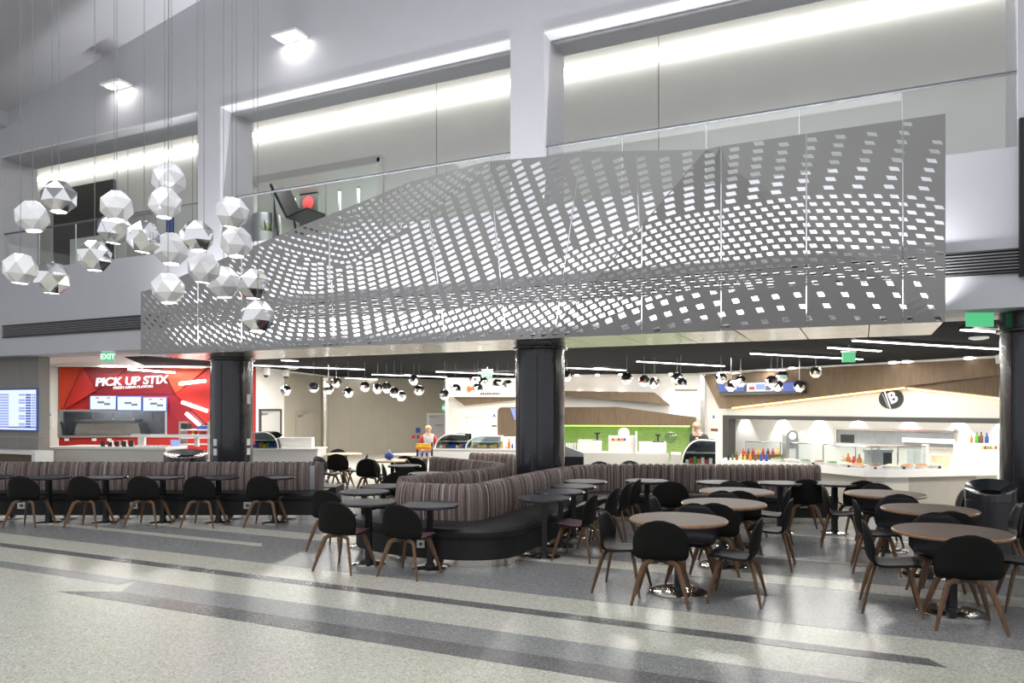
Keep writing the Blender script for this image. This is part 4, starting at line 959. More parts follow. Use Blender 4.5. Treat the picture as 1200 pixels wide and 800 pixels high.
# bar counter, curved
top = [(843, 539.3), (870, 540), (905, 541.2), (950, 544), (985, 547), (1012, 549.3), (1040, 550), (1070, 549.8), (1105, 549), (1150, 548), (1175, 547.5)]
ZC_ = .85
fp = [G(u, v, ZC_) for u, v in top]
def offs(P, d):
    out = []
    for i, p in enumerate(P):
        t_ = (P[min(i+1, len(P)-1)]-P[max(i-1, 0)]); n = Vector((-t_.y, t_.x, 0)).normalized(); out.append(p+n*d)
    return out
bc = thing('bar_counter', 'long curved pale counter of the bar shop with food on top', 'counter', fp[5].xy.to_3d())
MB().prism([p.xy for p in offs(fp, .02)]+[p.xy for p in reversed(offs(fp, 1.0))], .70, ZC_).build('worktop', 'gloss_white', bc)
pan = offs(fp, .12); pin = offs(fp, .9)
for i in range(len(pan)-1):
    MB().prism([pan[i].xy, pan[i+1].xy, pin[i+1].xy, pin[i].xy], .14, .70).build('front_panel', ['counter_grey', 'counter_front'][1 if i in (5, 6, 9) else 0], bc)
MB().prism([p.xy for p in offs(fp, .3)]+[p.xy for p in reversed(offs(fp, .85))], 0, .14).build('plinth', 'gloss_white', bc)
gp = offs(fp, .42)
sg = thing('glass_guard', 'low glass sneeze guard along the curved bar counter', 'guard', gp[4].xy.to_3d()+Vector((0, 0, ZC_)))
for i in range(1, 8):
    MB().add([gp[i]+Vector((0, 0, .05)), gp[i+1]+Vector((0, 0, .05)), gp[i+1]+Vector((0, 0, .40)), gp[i]+Vector((0, 0, .40))], [(0, 1, 2, 3)]).build('glass_pane', 'case_glass', sg)
    MB().tube([gp[i]+Vector((0, 0, .40)), gp[i+1]+Vector((0, 0, .40))], .012, 6).build('top_rail', 'chrome', sg)
    MB().tube([gp[i], gp[i]+Vector((0, 0, .4))], .012, 6).build('post', 'chrome', sg)
def along(P, t_):
    k = min(int(t_), len(P)-2); return P[k].lerp(P[k+1], t_-k)
# drinks machines standing on the bar counter
q = along(offs(fp, .68), 2.45); DM = Fr(q.xy-RT*1.0, q.xy+RT*1.0)
t = thing('drinks_machine', 'arched silver drinks machine with a round light on the bar counter', 'machine', DM.pt(1, .1, ZC_))
zt_, zq = Z(DM, 929, 504), ZC_; xa, xb = X(DM, 921.5), X(DM, 936); r_ = (xb-xa)/2
arch = [(xa, zq), (xb, zq)]+[((xa+xb)/2+r_*math.cos(a*math.pi/10), zt_-r_+r_*math.sin(a*math.pi/10)) for a in range(11)]
MB().fprism(DM, arch, 0, .25).build('body', 'steel_dim', t)
MB().fprism(DM, [((xa+xb)/2+r_*.5*math.cos(a*math.pi/8), zt_-r_*.9+r_*.5*math.sin(a*math.pi/8)) for a in range(16)], -.012, 0).build('round_light', 'lamp_glow', t)
MB().fbox(DM, xa+.07, xb-.07, -.012, 0, zq+.08, zq+.28).build('screen', 'plastic_white', t)
MB().fbox(DM, xa+.05, xb-.05, -.10, 0, zq, zq+.03).build('drip_tray', 'plastic_black', t)
MB().fprism(DM, [(x+.285, z) for x, z in arch[:2]]+[(x+.285, z-.03) for x, z in arch[2:8]]+[(xa+.285, zt_-.2)], .05, .28).build('white_side_machine', 'gloss_white', label='white arched machine right of the silver drinks machine', cat='machine')
fo = offs(fp, .2)
fod = []; q_ = 2.05
while len(fod) < 12:                                     # evenly spaced along the counter
    p_ = along(fo, q_)
    if not fod or (p_-fod[-1]).length >= .31: fod.append(p_)
    q_ += .01
nm = {'food_green': 'green salad', 'food_orange': 'orange hot food', 'food_cream': 'pale pasta', 'paint_brown': 'brown dish'}
for k in range(12):
    p = fod[k]; m_ = ['food_green', 'food_cream', 'food_green', 'paint_brown', 'food_green', 'food_cream', 'food_orange', 'paint_brown', 'food_cream', 'food_orange', 'food_orange', 'food_cream'][k]
    t = thing('food_tray', 'white tray of %s, %s from left on the bar counter' % (nm[m_], OW[k]), 'tray', p, 'food trays on the bar counter')
    MB().lathe(p.x, p.y, [(.10, ZC_), (.15, ZC_+.06), (.14, ZC_+.06), (.10, ZC_+.03)], 16).build('tray_rim', 'plastic_white', t, 40)
    MB().ball((p.x, p.y, ZC_+.045), .12, 12, 6, (1, 1, .4)).build('food', m_, t, 60)
for k in range(9):
    p = along(fo, .35+k*.17)
    bottle(p, [.17, .15, .19, .16, .14, .18, .15, .17, .2][k], ['plastic_black', 'food_green', 'paint_brown', 'food_cream', 'paint_yellow', 'paint_orange', 'paint_brown', 'paint_blue', 'paint_blue'][k], '%s sauce bottle, %s on the left stretch of the bar counter' % (['black', 'green', 'brown', 'cream', 'yellow', 'orange', 'dark brown', 'blue', 'bright blue'][k], ['first', 'second', 'third', 'fourth', 'fifth', 'sixth', 'seventh', 'eighth', 'last'][k]), group='sauce bottles on the bar counter')
t = thing('sauce_caddy', 'wire caddy full of red sauce bottles on the bar counter', 'caddy', along(offs(fp, .7), 1.35))
q = along(offs(fp, .7), 1.35)
MB().box((q.x, q.y, ZC_+.06), (.9, .25, .12), .43).build('rack', 'paint_brown', t)
for k in range(8):
    MB().lathe(q.x-.35+k*.1, q.y-.16+k*.046, [(.035, ZC_+.1), (.035, ZC_+.18), (.015, ZC_+.21), (.015, ZC_+.25)], 8).build('bottle', ['paint_red', 'paint_brown', 'paint_red', 'paint_yellow'][k % 4], t)
for k in range(6):
    p = along(offs(fp, .75), 3.3+k*.16); bottle(p, .17+.05*(k % 2), ['food_cream', 'food_orange', 'paint_red', 'food_orange', 'food_cream', 'food_orange'][k], '%s jar by the drinks machine on the bar counter, %s' % (['cream', 'amber', 'red', 'orange', 'pale', 'tan'][k], ['first', 'second', 'third', 'fourth', 'fifth', 'last'][k]), 'jar', .05, group='jars by the drinks machine')
for k, (tt, m_, n_) in enumerate(((6.0, 'steel_dim', 'steel coffee urn'), (6.6, 'plastic_black', 'black coffee maker'))):
    p = along(offs(fp, .7), tt)
    t = thing('coffee_machine', n_+' standing on the bar counter', 'machine', p)
    MB().box((p.x, p.y, ZC_+.14), (.26, .24, .28), .43).build('body', m_, t); MB().box((p.x, p.y, ZC_+.31), (.30, .26, .06), .43).build('hood', 'steel_dim', t)
for k, u in enumerate((1098, 1106, 1112)):
    p = G(u, 549, ZC_); p = along(offs(fp, .55), 7.6+k*.26)
    MB().box((p.x, p.y, ZC_+(.17 if k < 2 else .22)), (.12, .14, .34 if k < 2 else .44), 0).build('napkin_box', 'plastic_white', label='white box on the bar counter, %s of three' % ['leftmost', 'middle', 'rightmost'][k], cat='box')
p = along(offs(fp, .5), 8.45); MB().box((p.x, p.y, ZC_+.11), (.24, .2, .22), .43).build('paper_bag', 'food_cream', label='small stack of brown paper bags on the bar counter', cat='bag')
for k in range(5):
    p = along(offs(fp, .08), 3.0+k*1.25); MB().lathe(p.x, p.y, [(.025, ZC_), (.03, ZC_+.03), (.0, ZC_+.045)], 10, False).build('counter_knob', 'plastic_black', label='small black knob on the bar counter rim, %s from left' % OW[k], cat='knob', group='knobs on the bar counter')
# hall end walls
struct('wall_right', MB().box((12, 22, 1.7), (.2, 20, 3.4)), 'beige_wall')
# ================================================================== CEILING FIXTURES OF THE HALL
ZL = ZB-.045
strips = [((294, 427), (427, 432)), ((330, 421), (349, 422)), ((405, 442), (447, 444)), ((436, 438), (523, 441)), ((446, 446), (481, 447.6)), ((511, 434.6), (601.5, 438)), ((664, 430), (733, 433)),
          ((746.5, 422.5), (848.5, 428)), ((880, 413), (1010, 420)), ((1000, 397.5), (1180, 408.3)), ((971, 406), (1031.7, 410)), ((1127, 384.7), (1182, 388))]
desc = ['long, right of the left column', 'very short, near the left column top', 'short, over the beige wall', 'long, left of the cafe', 'short, lowest over the beige wall', 'left of the middle column', 'right of the middle column', 'over the green shop', 'before the bar wood panel', 'longest, toward the right column', 'short, behind the longest one', 'short, close to the right column']
for k, (a, b) in enumerate(strips):
    P, Q = G(a[0], a[1], ZL), G(b[0], b[1], ZL); P.z = Q.z = ZL
    t = thing('linear_ceiling_light', 'white linear ceiling light, '+desc[k], 'light', (P+Q)/2, 'linear ceiling lights')
    dx = Q-P; an = math.atan2(dx.y, dx.x); L_ = dx.length
    MB().box(((P.x+Q.x)/2, (P.y+Q.y)/2, ZL+.01), (L_, .10, .05), an).build('housing', 'frame_grey', t)
    MB().box(((P.x+Q.x)/2, (P.y+Q.y)/2, ZL-.025), (L_-.02, .075, .02), an).build('diffuser', 'led_white', t)
for k, (x, y, e, sx, sy) in enumerate(((-15.5, 19, 260, 5, 6), (-9, 20.5, 330, 6, 7), (-2, 19.5, 330, 7, 6), (-6, 26, 260, 10, 4), (-14, 25, 220, 6, 5), (4.5, 17, 170, 5, 5), (-20.3, 15.6, 110, 3, 3))):
    for q in (-.3, .3): area('hall_fill_light', (x, y+q*sy, ZB-.02), sx, e*.95, (1, .965, .90), (0, 0, .6), .16)  # added fill under the ceiling, besides the real linear lights
for x in (-15, -8.5, -2, 4): area('hall_fill_light', (x, 14.3, ZB-.03), 4.5, 140, (1, .97, .92), (math.radians(38), 0, 0), .16)  # tilted fill added to brighten counters and shop fronts
area('bar_fill_light', BF.pt(X(BF, 1010, .8), .8, zl+.22), 11, 70, (1, .97, .93), (math.radians(25), 0, BF.ang()), .12)  # fill light added inside the bar to whiten its back wall
def exit_sign(u, v, wpx, hpx, z, label, glow=True):
    d = F*(z-HC)/(HZ-v); p = U(d, u, z); fr = Fr(U(d, u-20), U(d, u+20)); s = d/F
    t = thing('exit_sign', label, 'sign', p); x_ = X(fr, u)
    MB().fbox(fr, x_-wpx*s/2, x_+wpx*s/2, -.02, .02, z-hpx*s/2, z+hpx*s/2).build('sign_plate', 'exit_green', t)
    MB().fbox(fr, x_-wpx*s*.55, x_+wpx*s*.55, -.04, .04, z+hpx*s/2, z+hpx*s/2+.03).build('mount', 'plastic_white', t)
    if z+hpx*s/2 < ZB-.05: MB().fbox(fr, x_-.02, x_+.02, -.01, .01, z+hpx*s/2, ZB).build('stem', 'plastic_white', t)
    if glow: lettering('lettering', 'EXIT', fr, x_, -.03, z, hpx*s*.8, 'exit_letter', t, .004, .006)
exit_sign(127, 418, 13, 10.5, 3.20, 'green exit sign under the white bulkhead before the red wall')
exit_sign(1148, 374.5, 31, 16, 3.25, 'green exit sign near the right column, edge lit', False)
exit_sign(994.5, 418.5, 15, 11.5, 3.10, 'green exit sign before the bar wood panel', False)
exit_sign(571, 438.5, 12, 9, 3.1, 'green exit sign left of the middle column')
x_, z_ = BW.px(521, 478, -.1)
t = thing('exit_sign', 'small green exit sign above the back exit door', 'sign', BW.pt(x_, -.1, z_))
vbox(BW, 519.5, 525.5, 473.5, 482, -.14, -.08).build('sign_plate', 'exit_green', t); lettering('lettering', 'EXIT', BW, x_+.05, -.15, z_, .2, 'exit_letter', t, .004, .006)
for k, (u, v, n_) in enumerate(((1147, 396, 'white disc ceiling speaker beside the right column'), (343, 431.5, 'white disc ceiling speaker right of the left column'))):
    p = G(u, v, ZB-.02); MB().lathe(p.x, p.y, [(.10, ZB-.05), (.17, ZB-.03), (.17, ZB)], 24).build('ceiling_speaker', 'plastic_white', smooth=40, label=n_, cat='speaker')
for k, (u, v, n_) in enumerate(((1173, 427, 'dome security camera on the bar wood panel'), (312, 440, 'small dome camera on the ceiling over the kiosk, left one'), (335, 441.5, 'small dome camera on the ceiling over the kiosk, right one'))):
    fr_ = BF if k == 0 else SW
    x_, z_ = fr_.px(u, v, -.6); p = fr_.pt(x_, -.6, z_)
    t = thing('dome_camera', n_, 'camera', p)
    MB().lathe(p.x, p.y, [(.11, z_+.02), (.12, z_+.1), (.12, ZB)], 18).build('housing', 'plastic_white', t, 40); MB().ball((p.x, p.y, z_+.02), .09, 14, 8).build('dome', 'plastic_black', t, 60)
for k, (u, v) in enumerate(((928, 434.5), (1046, 429.5), (1062, 426.5), (1135, 422.5))):
    x_, z_ = BF.px(u, v, -.5); p = BF.pt(x_, -.5, 0)
    MB().lathe(p.x, p.y, [(.10, ZB-.06), (.10, ZB)], 16).build('downlight', 'lamp_glow', label='round ceiling downlight above the bar wood panels, %s from left' % OW[k], cat='light', group='downlights above the bar panels')
MB().fbox(BF, 0, xe, -.42, -.34, ZB-.06, ZB).build('trim_ceiling_edge', 'gloss_white', kind='structure'); MB().fbox(GF, X(GF, 606), X(GF, 829), -.08, 0, ZB-.06, ZB).build('trim_ceiling_edge', 'gloss_white', kind='structure')
MB().fbox(RR, 0, RR.L, -.5, -.42, ZB-.06, ZB).build('trim_ceiling_edge', 'gloss_white', kind='structure'); MB().fbox(SW, 0, SW.L, -.5, -.42, ZB-.06, ZB).build('trim_ceiling_edge', 'gloss_white', kind='structure')
# ================================================================== FURNITURE
def cr(P, t):                                            # Catmull-Rom through tuples
    n = len(P)-1; x = t*n; i = min(int(x), n-1); f_ = x-i
    p0, p1, p2, p3 = P[max(i-1, 0)], P[i], P[i+1], P[min(i+2, n)]
    return [.5*((2*b)+(-a+c)*f_+(2*a-5*b+4*c-d)*f_*f_+(-a+3*b-3*c+d)*f_**3) for a, b, c, d in zip(p0, p1, p2, p3)]
PROF = [(.275, .446), (.215, .464), (.10, .452), (-.03, .440), (-.130, .450), (-.200, .508), (-.226, .605), (-.240, .735), (-.250, .868)]
def halfw(t, y, z):
    if t < .5: return .245*(1-max(0, (.16-t)/.16)**2.2*.62)
    if z < .585: return .242+.036*min(1, (t-.5)/.12)
    return .278*max(0, 1-((z-.585)/.284)**2.5)**.5+.002
def shell_mesh(s0, t0, t1, off, nt=26, ns=12):
    mb = MB(); rows = []
    for i in range(nt+1):
        t = t0+(t1-t0)*i/nt
        if i == nt and t1 > .99: t = .999
        y, z = cr(PROF, t); wd = halfw(t, y, z)*s0
        if s0 < 1 and t > .8: wd = max(0, wd)
        k = max(0, min(1, (t-.45)/.3))
        y2, z2 = cr(PROF, min(1, t+.01)); y1, z1 = cr(PROF, max(0, t-.01)); ty, tz = y2-y1, z2-z1; L = math.hypot(ty, tz) or 1
        ny, nz = -tz/L*-1, ty/L*-1                       # towards the sitter
        for j in range(ns+1):
            s = -1+2*j/ns
            cu = s*s*(wd/.287)**2
            rows.append((s*wd, y+.085*cu*k+ny*off, z+.022*cu*(1-k)+nz*off))
    for i in range(nt):
        for j in range(ns):
            a = i*(ns+1)+j; mb.f.append((a, a+1, a+ns+2, a+ns+1))
    mb.v = rows
    return mb
def leg_path(sx, sy):
    return [(sx*.03, sy*.13, .432), (sx*.12, sy*.145, .430), (sx*.165, sy*.16, .405), (sx*.185, sy*.18, .35), (sx*.240, sy*.225, .17), (sx*.285, sy*.262, .0)]
def make_chair(pad, lab):
    root = thing('dining_chair', lab, 'chair')
    o = shell_mesh(1, 0, 1, 0).build('shell', 'shell_black', root, 50); m_ = o.modifiers.new('thickness', 'SOLIDIFY'); m_.thickness = .014; m_.offset = 0
    o = shell_mesh(.93, .025, .965, .011).build('seat_pad', pad, root, 50); m_ = o.modifiers.new('thickness', 'SOLIDIFY'); m_.thickness = .012; m_.offset = 0
    for sx in (-1, 1):
        for sy in (-1, 1):
            lg = MB().tube(leg_path(sx, sy), [.013, .015, .017, .018, .016, .011], 8, [.024, .027, .030, .030, .024, .014]).build('leg', 'walnut_leg', root, 50)
            MB().lathe(sx*.285, sy*.262, [(.009, -.003), (.010, .004), (.009, .006)], 8).build('foot_glide', 'plastic_black', lg)
    for sy in (-1, 1): MB().box((0, sy*.13, .437), (.14, .05, .022)).build('seat_bracket', 'metal_black', root)
    return root
protos = {}
def chair(u, d, a, label, burg=False, rotjit=0):
    k = 'pad_burgundy' if burg else 'pad_black'
    if k not in protos: o = protos[k] = make_chair(k, label)
    else: o = copytree(protos[k])
    dr = FW*math.cos(math.radians(a))+RT*math.sin(math.radians(a))
    o.location = U(d, u); o.location.z = .004; o.rotation_euler = (0, 0, math.atan2(-dr.x, dr.y)); o['label'] = label
    o['group'] = 'burgundy padded chairs' if burg else 'black shell chairs'
    return o
def make_table(kind, lab):
    if kind == 'round': r, top, edge, h = .525, 'table_wood', 'edge_wood', .80
    elif kind == 'pale': r, top, edge, h = .47, 'pale_wood', 'pale_wood', .80
    else: r, top, edge, h = .36, 'laminate_black', 'edge_black', .80
    root = thing('dining_table', lab, 'table')
    tt = MB().lathe(0, 0, [(r-.012, h-.004), (r-.012, h)], 48).build('table_top', top, root, 40)
    MB().lathe(0, 0, [(r-.05, h-.034), (r-.008, h-.034), (r, h-.024), (r, h-.012), (r-.012, h-.002), (r-.05, h-.004)], 48).build('top_edge', edge, tt, 30)
    MB().box((0, 0, h/2-.01), (.075, .075, h-.04), .4).build('stem', 'metal_black', root)
    MB().box((0, 0, h-.042), (.28, .28, .016), .4).build('top_plate', 'metal_black', root)
    b = r*.58 if kind == 'round' else .22
    bp_ = MB().lathe(0, 0, [(b, 0), (b, .014), (b*.9, .024), (.07, .034)], 40).build('base_plate', 'chrome', root, 30)
    MB().lathe(0, 0, [(.062, .03), (.058, .06)], 20).build('base_collar', 'metal_black', bp_)
    return root
tprot = {}
def table(kind, u, d, label, rz=0):
    if kind not in tprot: o = tprot[kind] = make_table(kind, label)
    else: o = copytree(tprot[kind])
    o.location = U(d, u); o.location.z = .004; o.rotation_euler = (0, 0, rz); o['label'] = label
    o['group'] = {'round': 'round wooden tables', 'pale': 'pale wooden tables', 'small': 'small black tables'}[kind]
    return o
# ---- row before the left banquette
od = ['first', 'second', 'third', 'fourth', 'fifth']
for k, u in enumerate((35, 105, 174, 239, 312)): chair(u, 12.65, 3, 'black chair facing the left striped banquette, %s from the left' % od[k])
table('small', -10, 13.02, 'small black table cut by the left frame edge before the banquette')
for k, u in enumerate((57, 124, 191, 256, 322)): table('small', u, 13.02, 'small black table before the left striped banquette, %s fully seen from left' % od[k])
# ---- around the centre banquette, front side
table('small', 432, 9.55, 'small black table between the two chairs before the centre banquette'); table('small', 504, 9.3, 'small black table at the striped front of the centre banquette')
table('small', 427, 10.75, 'small black table left of the centre banquette, second from front'); table('small', 449, 11.5, 'small black table left of the centre banquette, farthest from camera')
chair(404, 9.25, 24, 'black chair with burgundy seat at far left of the centre banquette, back to camera', True); chair(480, 8.95, 27, 'black chair with burgundy seat nearest the striped front of the centre banquette', True)
chair(392, 10.5, 24, 'black chair half hidden behind the leftmost chair of the centre banquette', True)
# ---- right side of the centre banquette
for k, (u, d) in enumerate(((638, 10.0), (657, 10.76), (672, 11.5), (686, 12.24))): table('small', u, d, 'small black table along the inner side of the centre banquette, %s from front' % od[k])
for k, (u, d) in enumerate(((677, 9.9), (704, 10.7), (720, 11.45), (732, 12.0))): chair(u, d, -66, 'burgundy seated chair facing the centre banquette side, %s from front' % od[k], True)
# ---- far run of the banquette
for k, (u, d) in enumerate(((758, 12.35), (842, 12.1), (914, 12.0), (978, 11.9))): table('small', u, d, 'small black table before the far banquette run, %s from left' % od[k])
chair(786, 11.75, 12, 'black chair before the far banquette run left of the round tables, back to camera'); chair(872, 11.85, 3, 'black chair before the far banquette run behind the third round table')
chair(941, 12.1, 8, 'black chair before the far banquette run above a small socket plate'); chair(1004, 11.9, 2, 'black chair at the right end of the far banquette run')
# ---- round tables
R_ = [('front left', 795, 8.09), ('middle left', 848, 9.45), ('back left', 863, 10.8), ('front right', 1115, 7.28), ('middle right', 1089, 8.89), ('back right', 1037, 10.49)]
for n_, u, d in R_: table('round', u, d, 'round brown table, %s of the six round tables' % n_)
CH = [(776, 7.72, 17, 'near side of the front left round table, back to camera'), (729, 8.22, 113, 'left side of the front left round table, facing right'), (864, 7.78, -66, 'right side of the front left round table, facing left'), (812, 8.62, 198, 'far side of the front left round table, facing camera'),
      (838, 9.12, 17, 'near side of the middle left round table'), (846, 9.98, 198, 'far side of the middle left round table, facing camera'), (784, 9.62, 113, 'left side of the middle left round table'), (904, 9.42, -66, 'right side of the middle left round table'),
      (867, 10.45, 17, 'near side of the back left round table'), (857, 11.4, 198, 'far side of the back left round table, facing camera'), (905, 10.75, -66, 'right side of the back left round table'),
      (1129, 6.86, 17, 'near side of the front right round table, back to camera'), (1043, 7.42, 113, 'left side of the front right round table, facing right'), (1103, 7.85, 198, 'far side of the front right round table, facing camera'), (1208, 7.45, -66, 'right side of the front right round table, cut by the frame'),
      (1108, 8.42, 17, 'near side of the middle right round table'), (1056, 9.45, 198, 'far side of the middle right round table, facing camera'), (1026, 9.15, 113, 'left side of the middle right round table, facing right'), (1170, 9.0, -66, 'right side of the middle right round table beside the column'),
      (1050, 10.05, 17, 'near side of the back right round table'), (1030, 11.0, 198, 'far side of the back right round table, facing camera'), (985, 10.85, 113, 'left side of the back right round table, facing right'), (1109, 10.6, -66, 'right side of the back right round table before the bin')]
for u, d, a, l_ in CH: chair(u, d, a, 'black chair on the '+l_)
# ---- far left tables
table('pale', 403, 19.7, 'pale wooden table against the beige wall, left one'); table('pale', 460, 17.2, 'pale wooden table before the beige wall, middle one'); table('pale', 478, 19.4, 'pale wooden table beside the snack rack')
table('small', 474, 15.6, 'small black table in the far left group beside the curved booth')
table('small', 501, 13.75, 'black table inside the curved booth'); table('small', 516, 13.0, 'black table with a yellow tray inside the curved booth')
FL = [(398, 18.7, 5, 'dark chair before the left pale table by the beige wall'), (382, 17.4, 110, 'dark chair just right of the left banquette end, side on'), (419, 18.2, -100, 'dark chair between the left and middle pale tables'), (393, 20.4, 185, 'dark chair behind the left pale table'),
      (434, 16.9, 6, 'dark chair with its back to camera left of the middle pale table'), (452, 16.4, 80, 'dark chair side on near the middle pale table, left one'), (462, 15.2, 80, 'dark chair side on near the middle pale table, right one'), (478, 17.9, 8, 'dark chair beside the snack rack, left one'),
      (488, 17.2, 6, 'dark chair beside the snack rack, right one'), (489, 16.4, 70, 'dark chair nearest the curved booth')]
for u, d, a, l_ in FL: chair(u, d, a, l_)
chair(463, 13.4, -20, 'burgundy padded chair behind the striped front banquette, left one', True); chair(480, 14.5, 10, 'burgundy padded chair behind the striped front banquette, right one', True)
for k, (u, d) in enumerate(((334, 15.2), (366, 15.6), (706, 15.6), (742, 15.8))): chair(u, d, 170 if k != 1 else 90, ['dark chair top showing over the left banquette before the kiosk, left one', 'dark chair top showing over the left banquette before the kiosk, right one', 'dark chair top showing over the far banquette by the square bin', 'dark chair top showing over the far banquette before the juice counter'][k])
p = U(13.0, 516); MB().box((p.x, p.y, .816), (.42, .30, .02), .6).build('food_tray', 'paint_yellow', label='yellow and orange tray on the booth table', cat='tray')
p = U(17.2, 456); t = thing('backpack', 'small blue and white bag on the middle pale table', 'bag', (p.x, p.y, .805)); MB().ball((p.x, p.y, .895), .095, 12, 8, (1.25, .8, .95)).build('bag_body', 'paint_blue', t, 60); MB().tube([(p.x-.05, p.y, .97), (p.x, p.y, 1.04), (p.x+.05, p.y, .97)], .012, 6).build('handle', 'plastic_white', t)
# ---- banquettes
def chaikin(P, n=2):
    for _ in range(n):
        Q = [P[0]]
        for a, b in zip(P, P[1:]): Q += [a*.75+b*.25, a*.25+b*.75]
        P = Q+[P[-1]]
    return P
def resample(P, s):
    L = [0]
    for a, b in zip(P, P[1:]): L.append(L[-1]+(b-a).length)
    n = max(1, round(L[-1]/s)); out = []; j = 0
    for i in range(n+1):
        x = L[-1]*i/n
        while j < len(P)-2 and L[j+1] < x: j += 1
        out.append(P[j].lerp(P[j+1], (x-L[j])/max(1e-9, L[j+1]-L[j])))
    return out
def channel_mesh(wd, zt, both=False):
    prof = [(.0, .47), (-.012, .60), (-.006, .78), (.012, zt-.06), (.045, zt-.012), (.09, zt), (.135, zt-.012), (.165, zt-.06), (.18, zt-.2), (.18, .30), (.02, .30)]
    mb = MB(); n = len(prof); xs = (-1, -.8, -.4, 0, .4, .8, 1)
    for s in xs:
        b = (1-abs(s)**2.4)*.034
        for y, z in prof:
            yy = y-b if y < .06 else (y+b if y > .12 else y); zz = z+(b*.8 if z > zt-.03 else 0)
            mb.v.append((s*wd/2, yy, zz))
    for i in range(len(xs)-1):
        for j in range(n): mb.f.append((i*n+j, i*n+(j+1) % n, (i+1)*n+(j+1) % n, (i+1)*n+j))
    mb.f += [tuple(range(n)), tuple(range((len(xs)-1)*n, len(xs)*n))]
    return mb.mesh('back_channel', 50)
CHM = {}
def back(root, path, side, pitch=.125, zt=.96, both=False):
    """channels along a ground path; side=+1: the front faces the left of the walking direction"""
    P = resample(chaikin(path), pitch)
    key = (round((P[1]-P[0]).length, 3), zt)
    for a, b in zip(P, P[1:]):
        m = (a+b)/2; t_ = (b-a); wd = t_.length
        k = (round(wd, 3), zt)
        if k not in CHM: CHM[k] = channel_mesh(wd*1.01, zt)
        n = Vector((-t_.y, t_.x)).normalized()*side      # front direction
        rz = math.atan2(n.x, -n.y)                       # local -Y maps on n
        inst('back_channel', CHM[k], 'stripe_fabric', root, (m.x-root.location.x, m.y-root.location.y, 0), rz)
def v2(d, lat): return W(d, lat).xy
def poly_off(P, d):
    out = []
    for i, p in enumerate(P):
        t_ = (P[min(i+1, len(P)-1)]-P[max(i-1, 0)]).normalized(); out.append(p+Vector((-t_.y, t_.x))*d)
    return out
def seat(root, front, rear, sgn):
    """front edge path and rear path (both 2D, same walking direction); sgn: +1 when 'inside' lies left of the front path"""
    fr_ = chaikin(front, 3); re_ = list(reversed(rear))
    b = poly_off(fr_, .03*sgn)
    MB().prism(b+re_, .10, .36).build('base', 'vinyl_black', root)
    rim = [(.0, .37), (-.012, .40), (-.012, .45), (.02, .485), (.08, .49)]
    mb = MB(); L = [poly_off(fr_, o*sgn) for o, _ in rim]; n = len(fr_)
    for (o, z), P in zip(rim, L): mb.v += [(p.x, p.y, z) for p in P]
    for j in range(len(rim)-1):
        for i in range(n-1): mb.f.append((j*n+i, j*n+i+1, (j+1)*n+i+1, (j+1)*n+i))
    k = len(mb.v); mb.v += [(p.x, p.y, .488) for p in re_]+[(p.x, p.y, .37) for p in re_]; m_ = len(re_)
    mb.f.append(tuple(range((len(rim)-1)*n, len(rim)*n))+tuple(range(k, k+m_)))
    mb.f.append(tuple(range(0, n))+tuple(range(k+m_, k+2*m_)))
    mb.build('seat_cushion', 'vinyl_black', root, 40)
    MB().prism(poly_off(fr_, .09*sgn)+re_, 0, .10).build('plinth', 'brushed_steel', root)
lat = lambda u, d: (u-600)/F*d
# left banquette
A = thing('banquette', 'long striped banquette along the left with black vinyl seat', 'banquette', W(13.5, lat(170, 13.5)))
seat(A, [v2(13.2, lat(-80, 13.2)), v2(13.2, lat(374, 13.2))], [v2(14.05, lat(-80, 13.2)), v2(14.05, lat(374, 13.2))], 1)
back(A, [v2(13.80, lat(-80, 13.8)), v2(13.80, lat(150, 13.8)), v2(13.80, lat(374, 13.8))], -1, .125, .98)
MB().box(tuple(W(13.87, lat(376, 13.87), .64)), (.03, .34, .68), PSI).build('end_panel', 'fabric_dark', A)
MB().box(tuple(W(13.74, lat(366, 13.74), .72)), (.09, .02, .44), PSI).build('end_plate', 'steel_dim', A)
MB().box(tuple(W(14.5, lat(382, 14.5), .40)), (.55, .7, .2), PSI).build('rear_seat', 'vinyl_black', A)
MB().box(tuple(W(14.5, lat(382, 14.5), .15)), (.45, .6, .3), PSI).build('rear_base', 'vinyl_black', A)
def outlet(root, u, v, d, wpx=9, hpx=8):
    s = d/F; t = MB().box(tuple(U(d, u, PZ(v, d))), (wpx*s, .016, hpx*s), PSI).build('socket_plate', 'steel_dim', root)
    MB().box(tuple(U(d-.012, u, PZ(v, d))), (wpx*s*.4, .012, hpx*s*.35), PSI).build('socket_hole', 'plastic_black', t)
for u in (25, 157, 290): outlet(A, u, 592, 13.21)
# centre banquette
Bq = thing('banquette', 'angular striped banquette in the centre with rounded black vinyl seat', 'banquette', W(10.5, 0))
fpath = [v2(11.2, -2.05), v2(10.35, -2.3), v2(9.75, -1.75), v2(9.38, -1.1), v2(9.22, -.45), v2(9.42, .06), v2(10.3, .42), v2(11.6, .95), v2(12.85, 1.55), v2(13.1, 2.05), v2(12.95, 3.4), v2(12.85, 5.62)]
bpath = [v2(10.42, -1.62), v2(10.2, -1.45), v2(10.05, -.9), v2(9.98, -.48), v2(10.35, -.28), v2(12.2, .55), v2(13.3, 1.1), v2(13.75, 1.75), v2(13.62, 3.4), v2(13.5, 5.6)]
bs = chaikin(bpath, 2); rear = poly_off(bs, .19)
rear = [v2(11.2, -1.6)]+[p for p in rear]
seat(Bq, fpath, rear, 1)
back(Bq, bpath, -1, .125, .95)
MB().prism([p for p in poly_off(bs, .17)]+[p for p in reversed(poly_off(bs, .30))], .0, .90).build('back_board', 'fabric_dark', Bq)
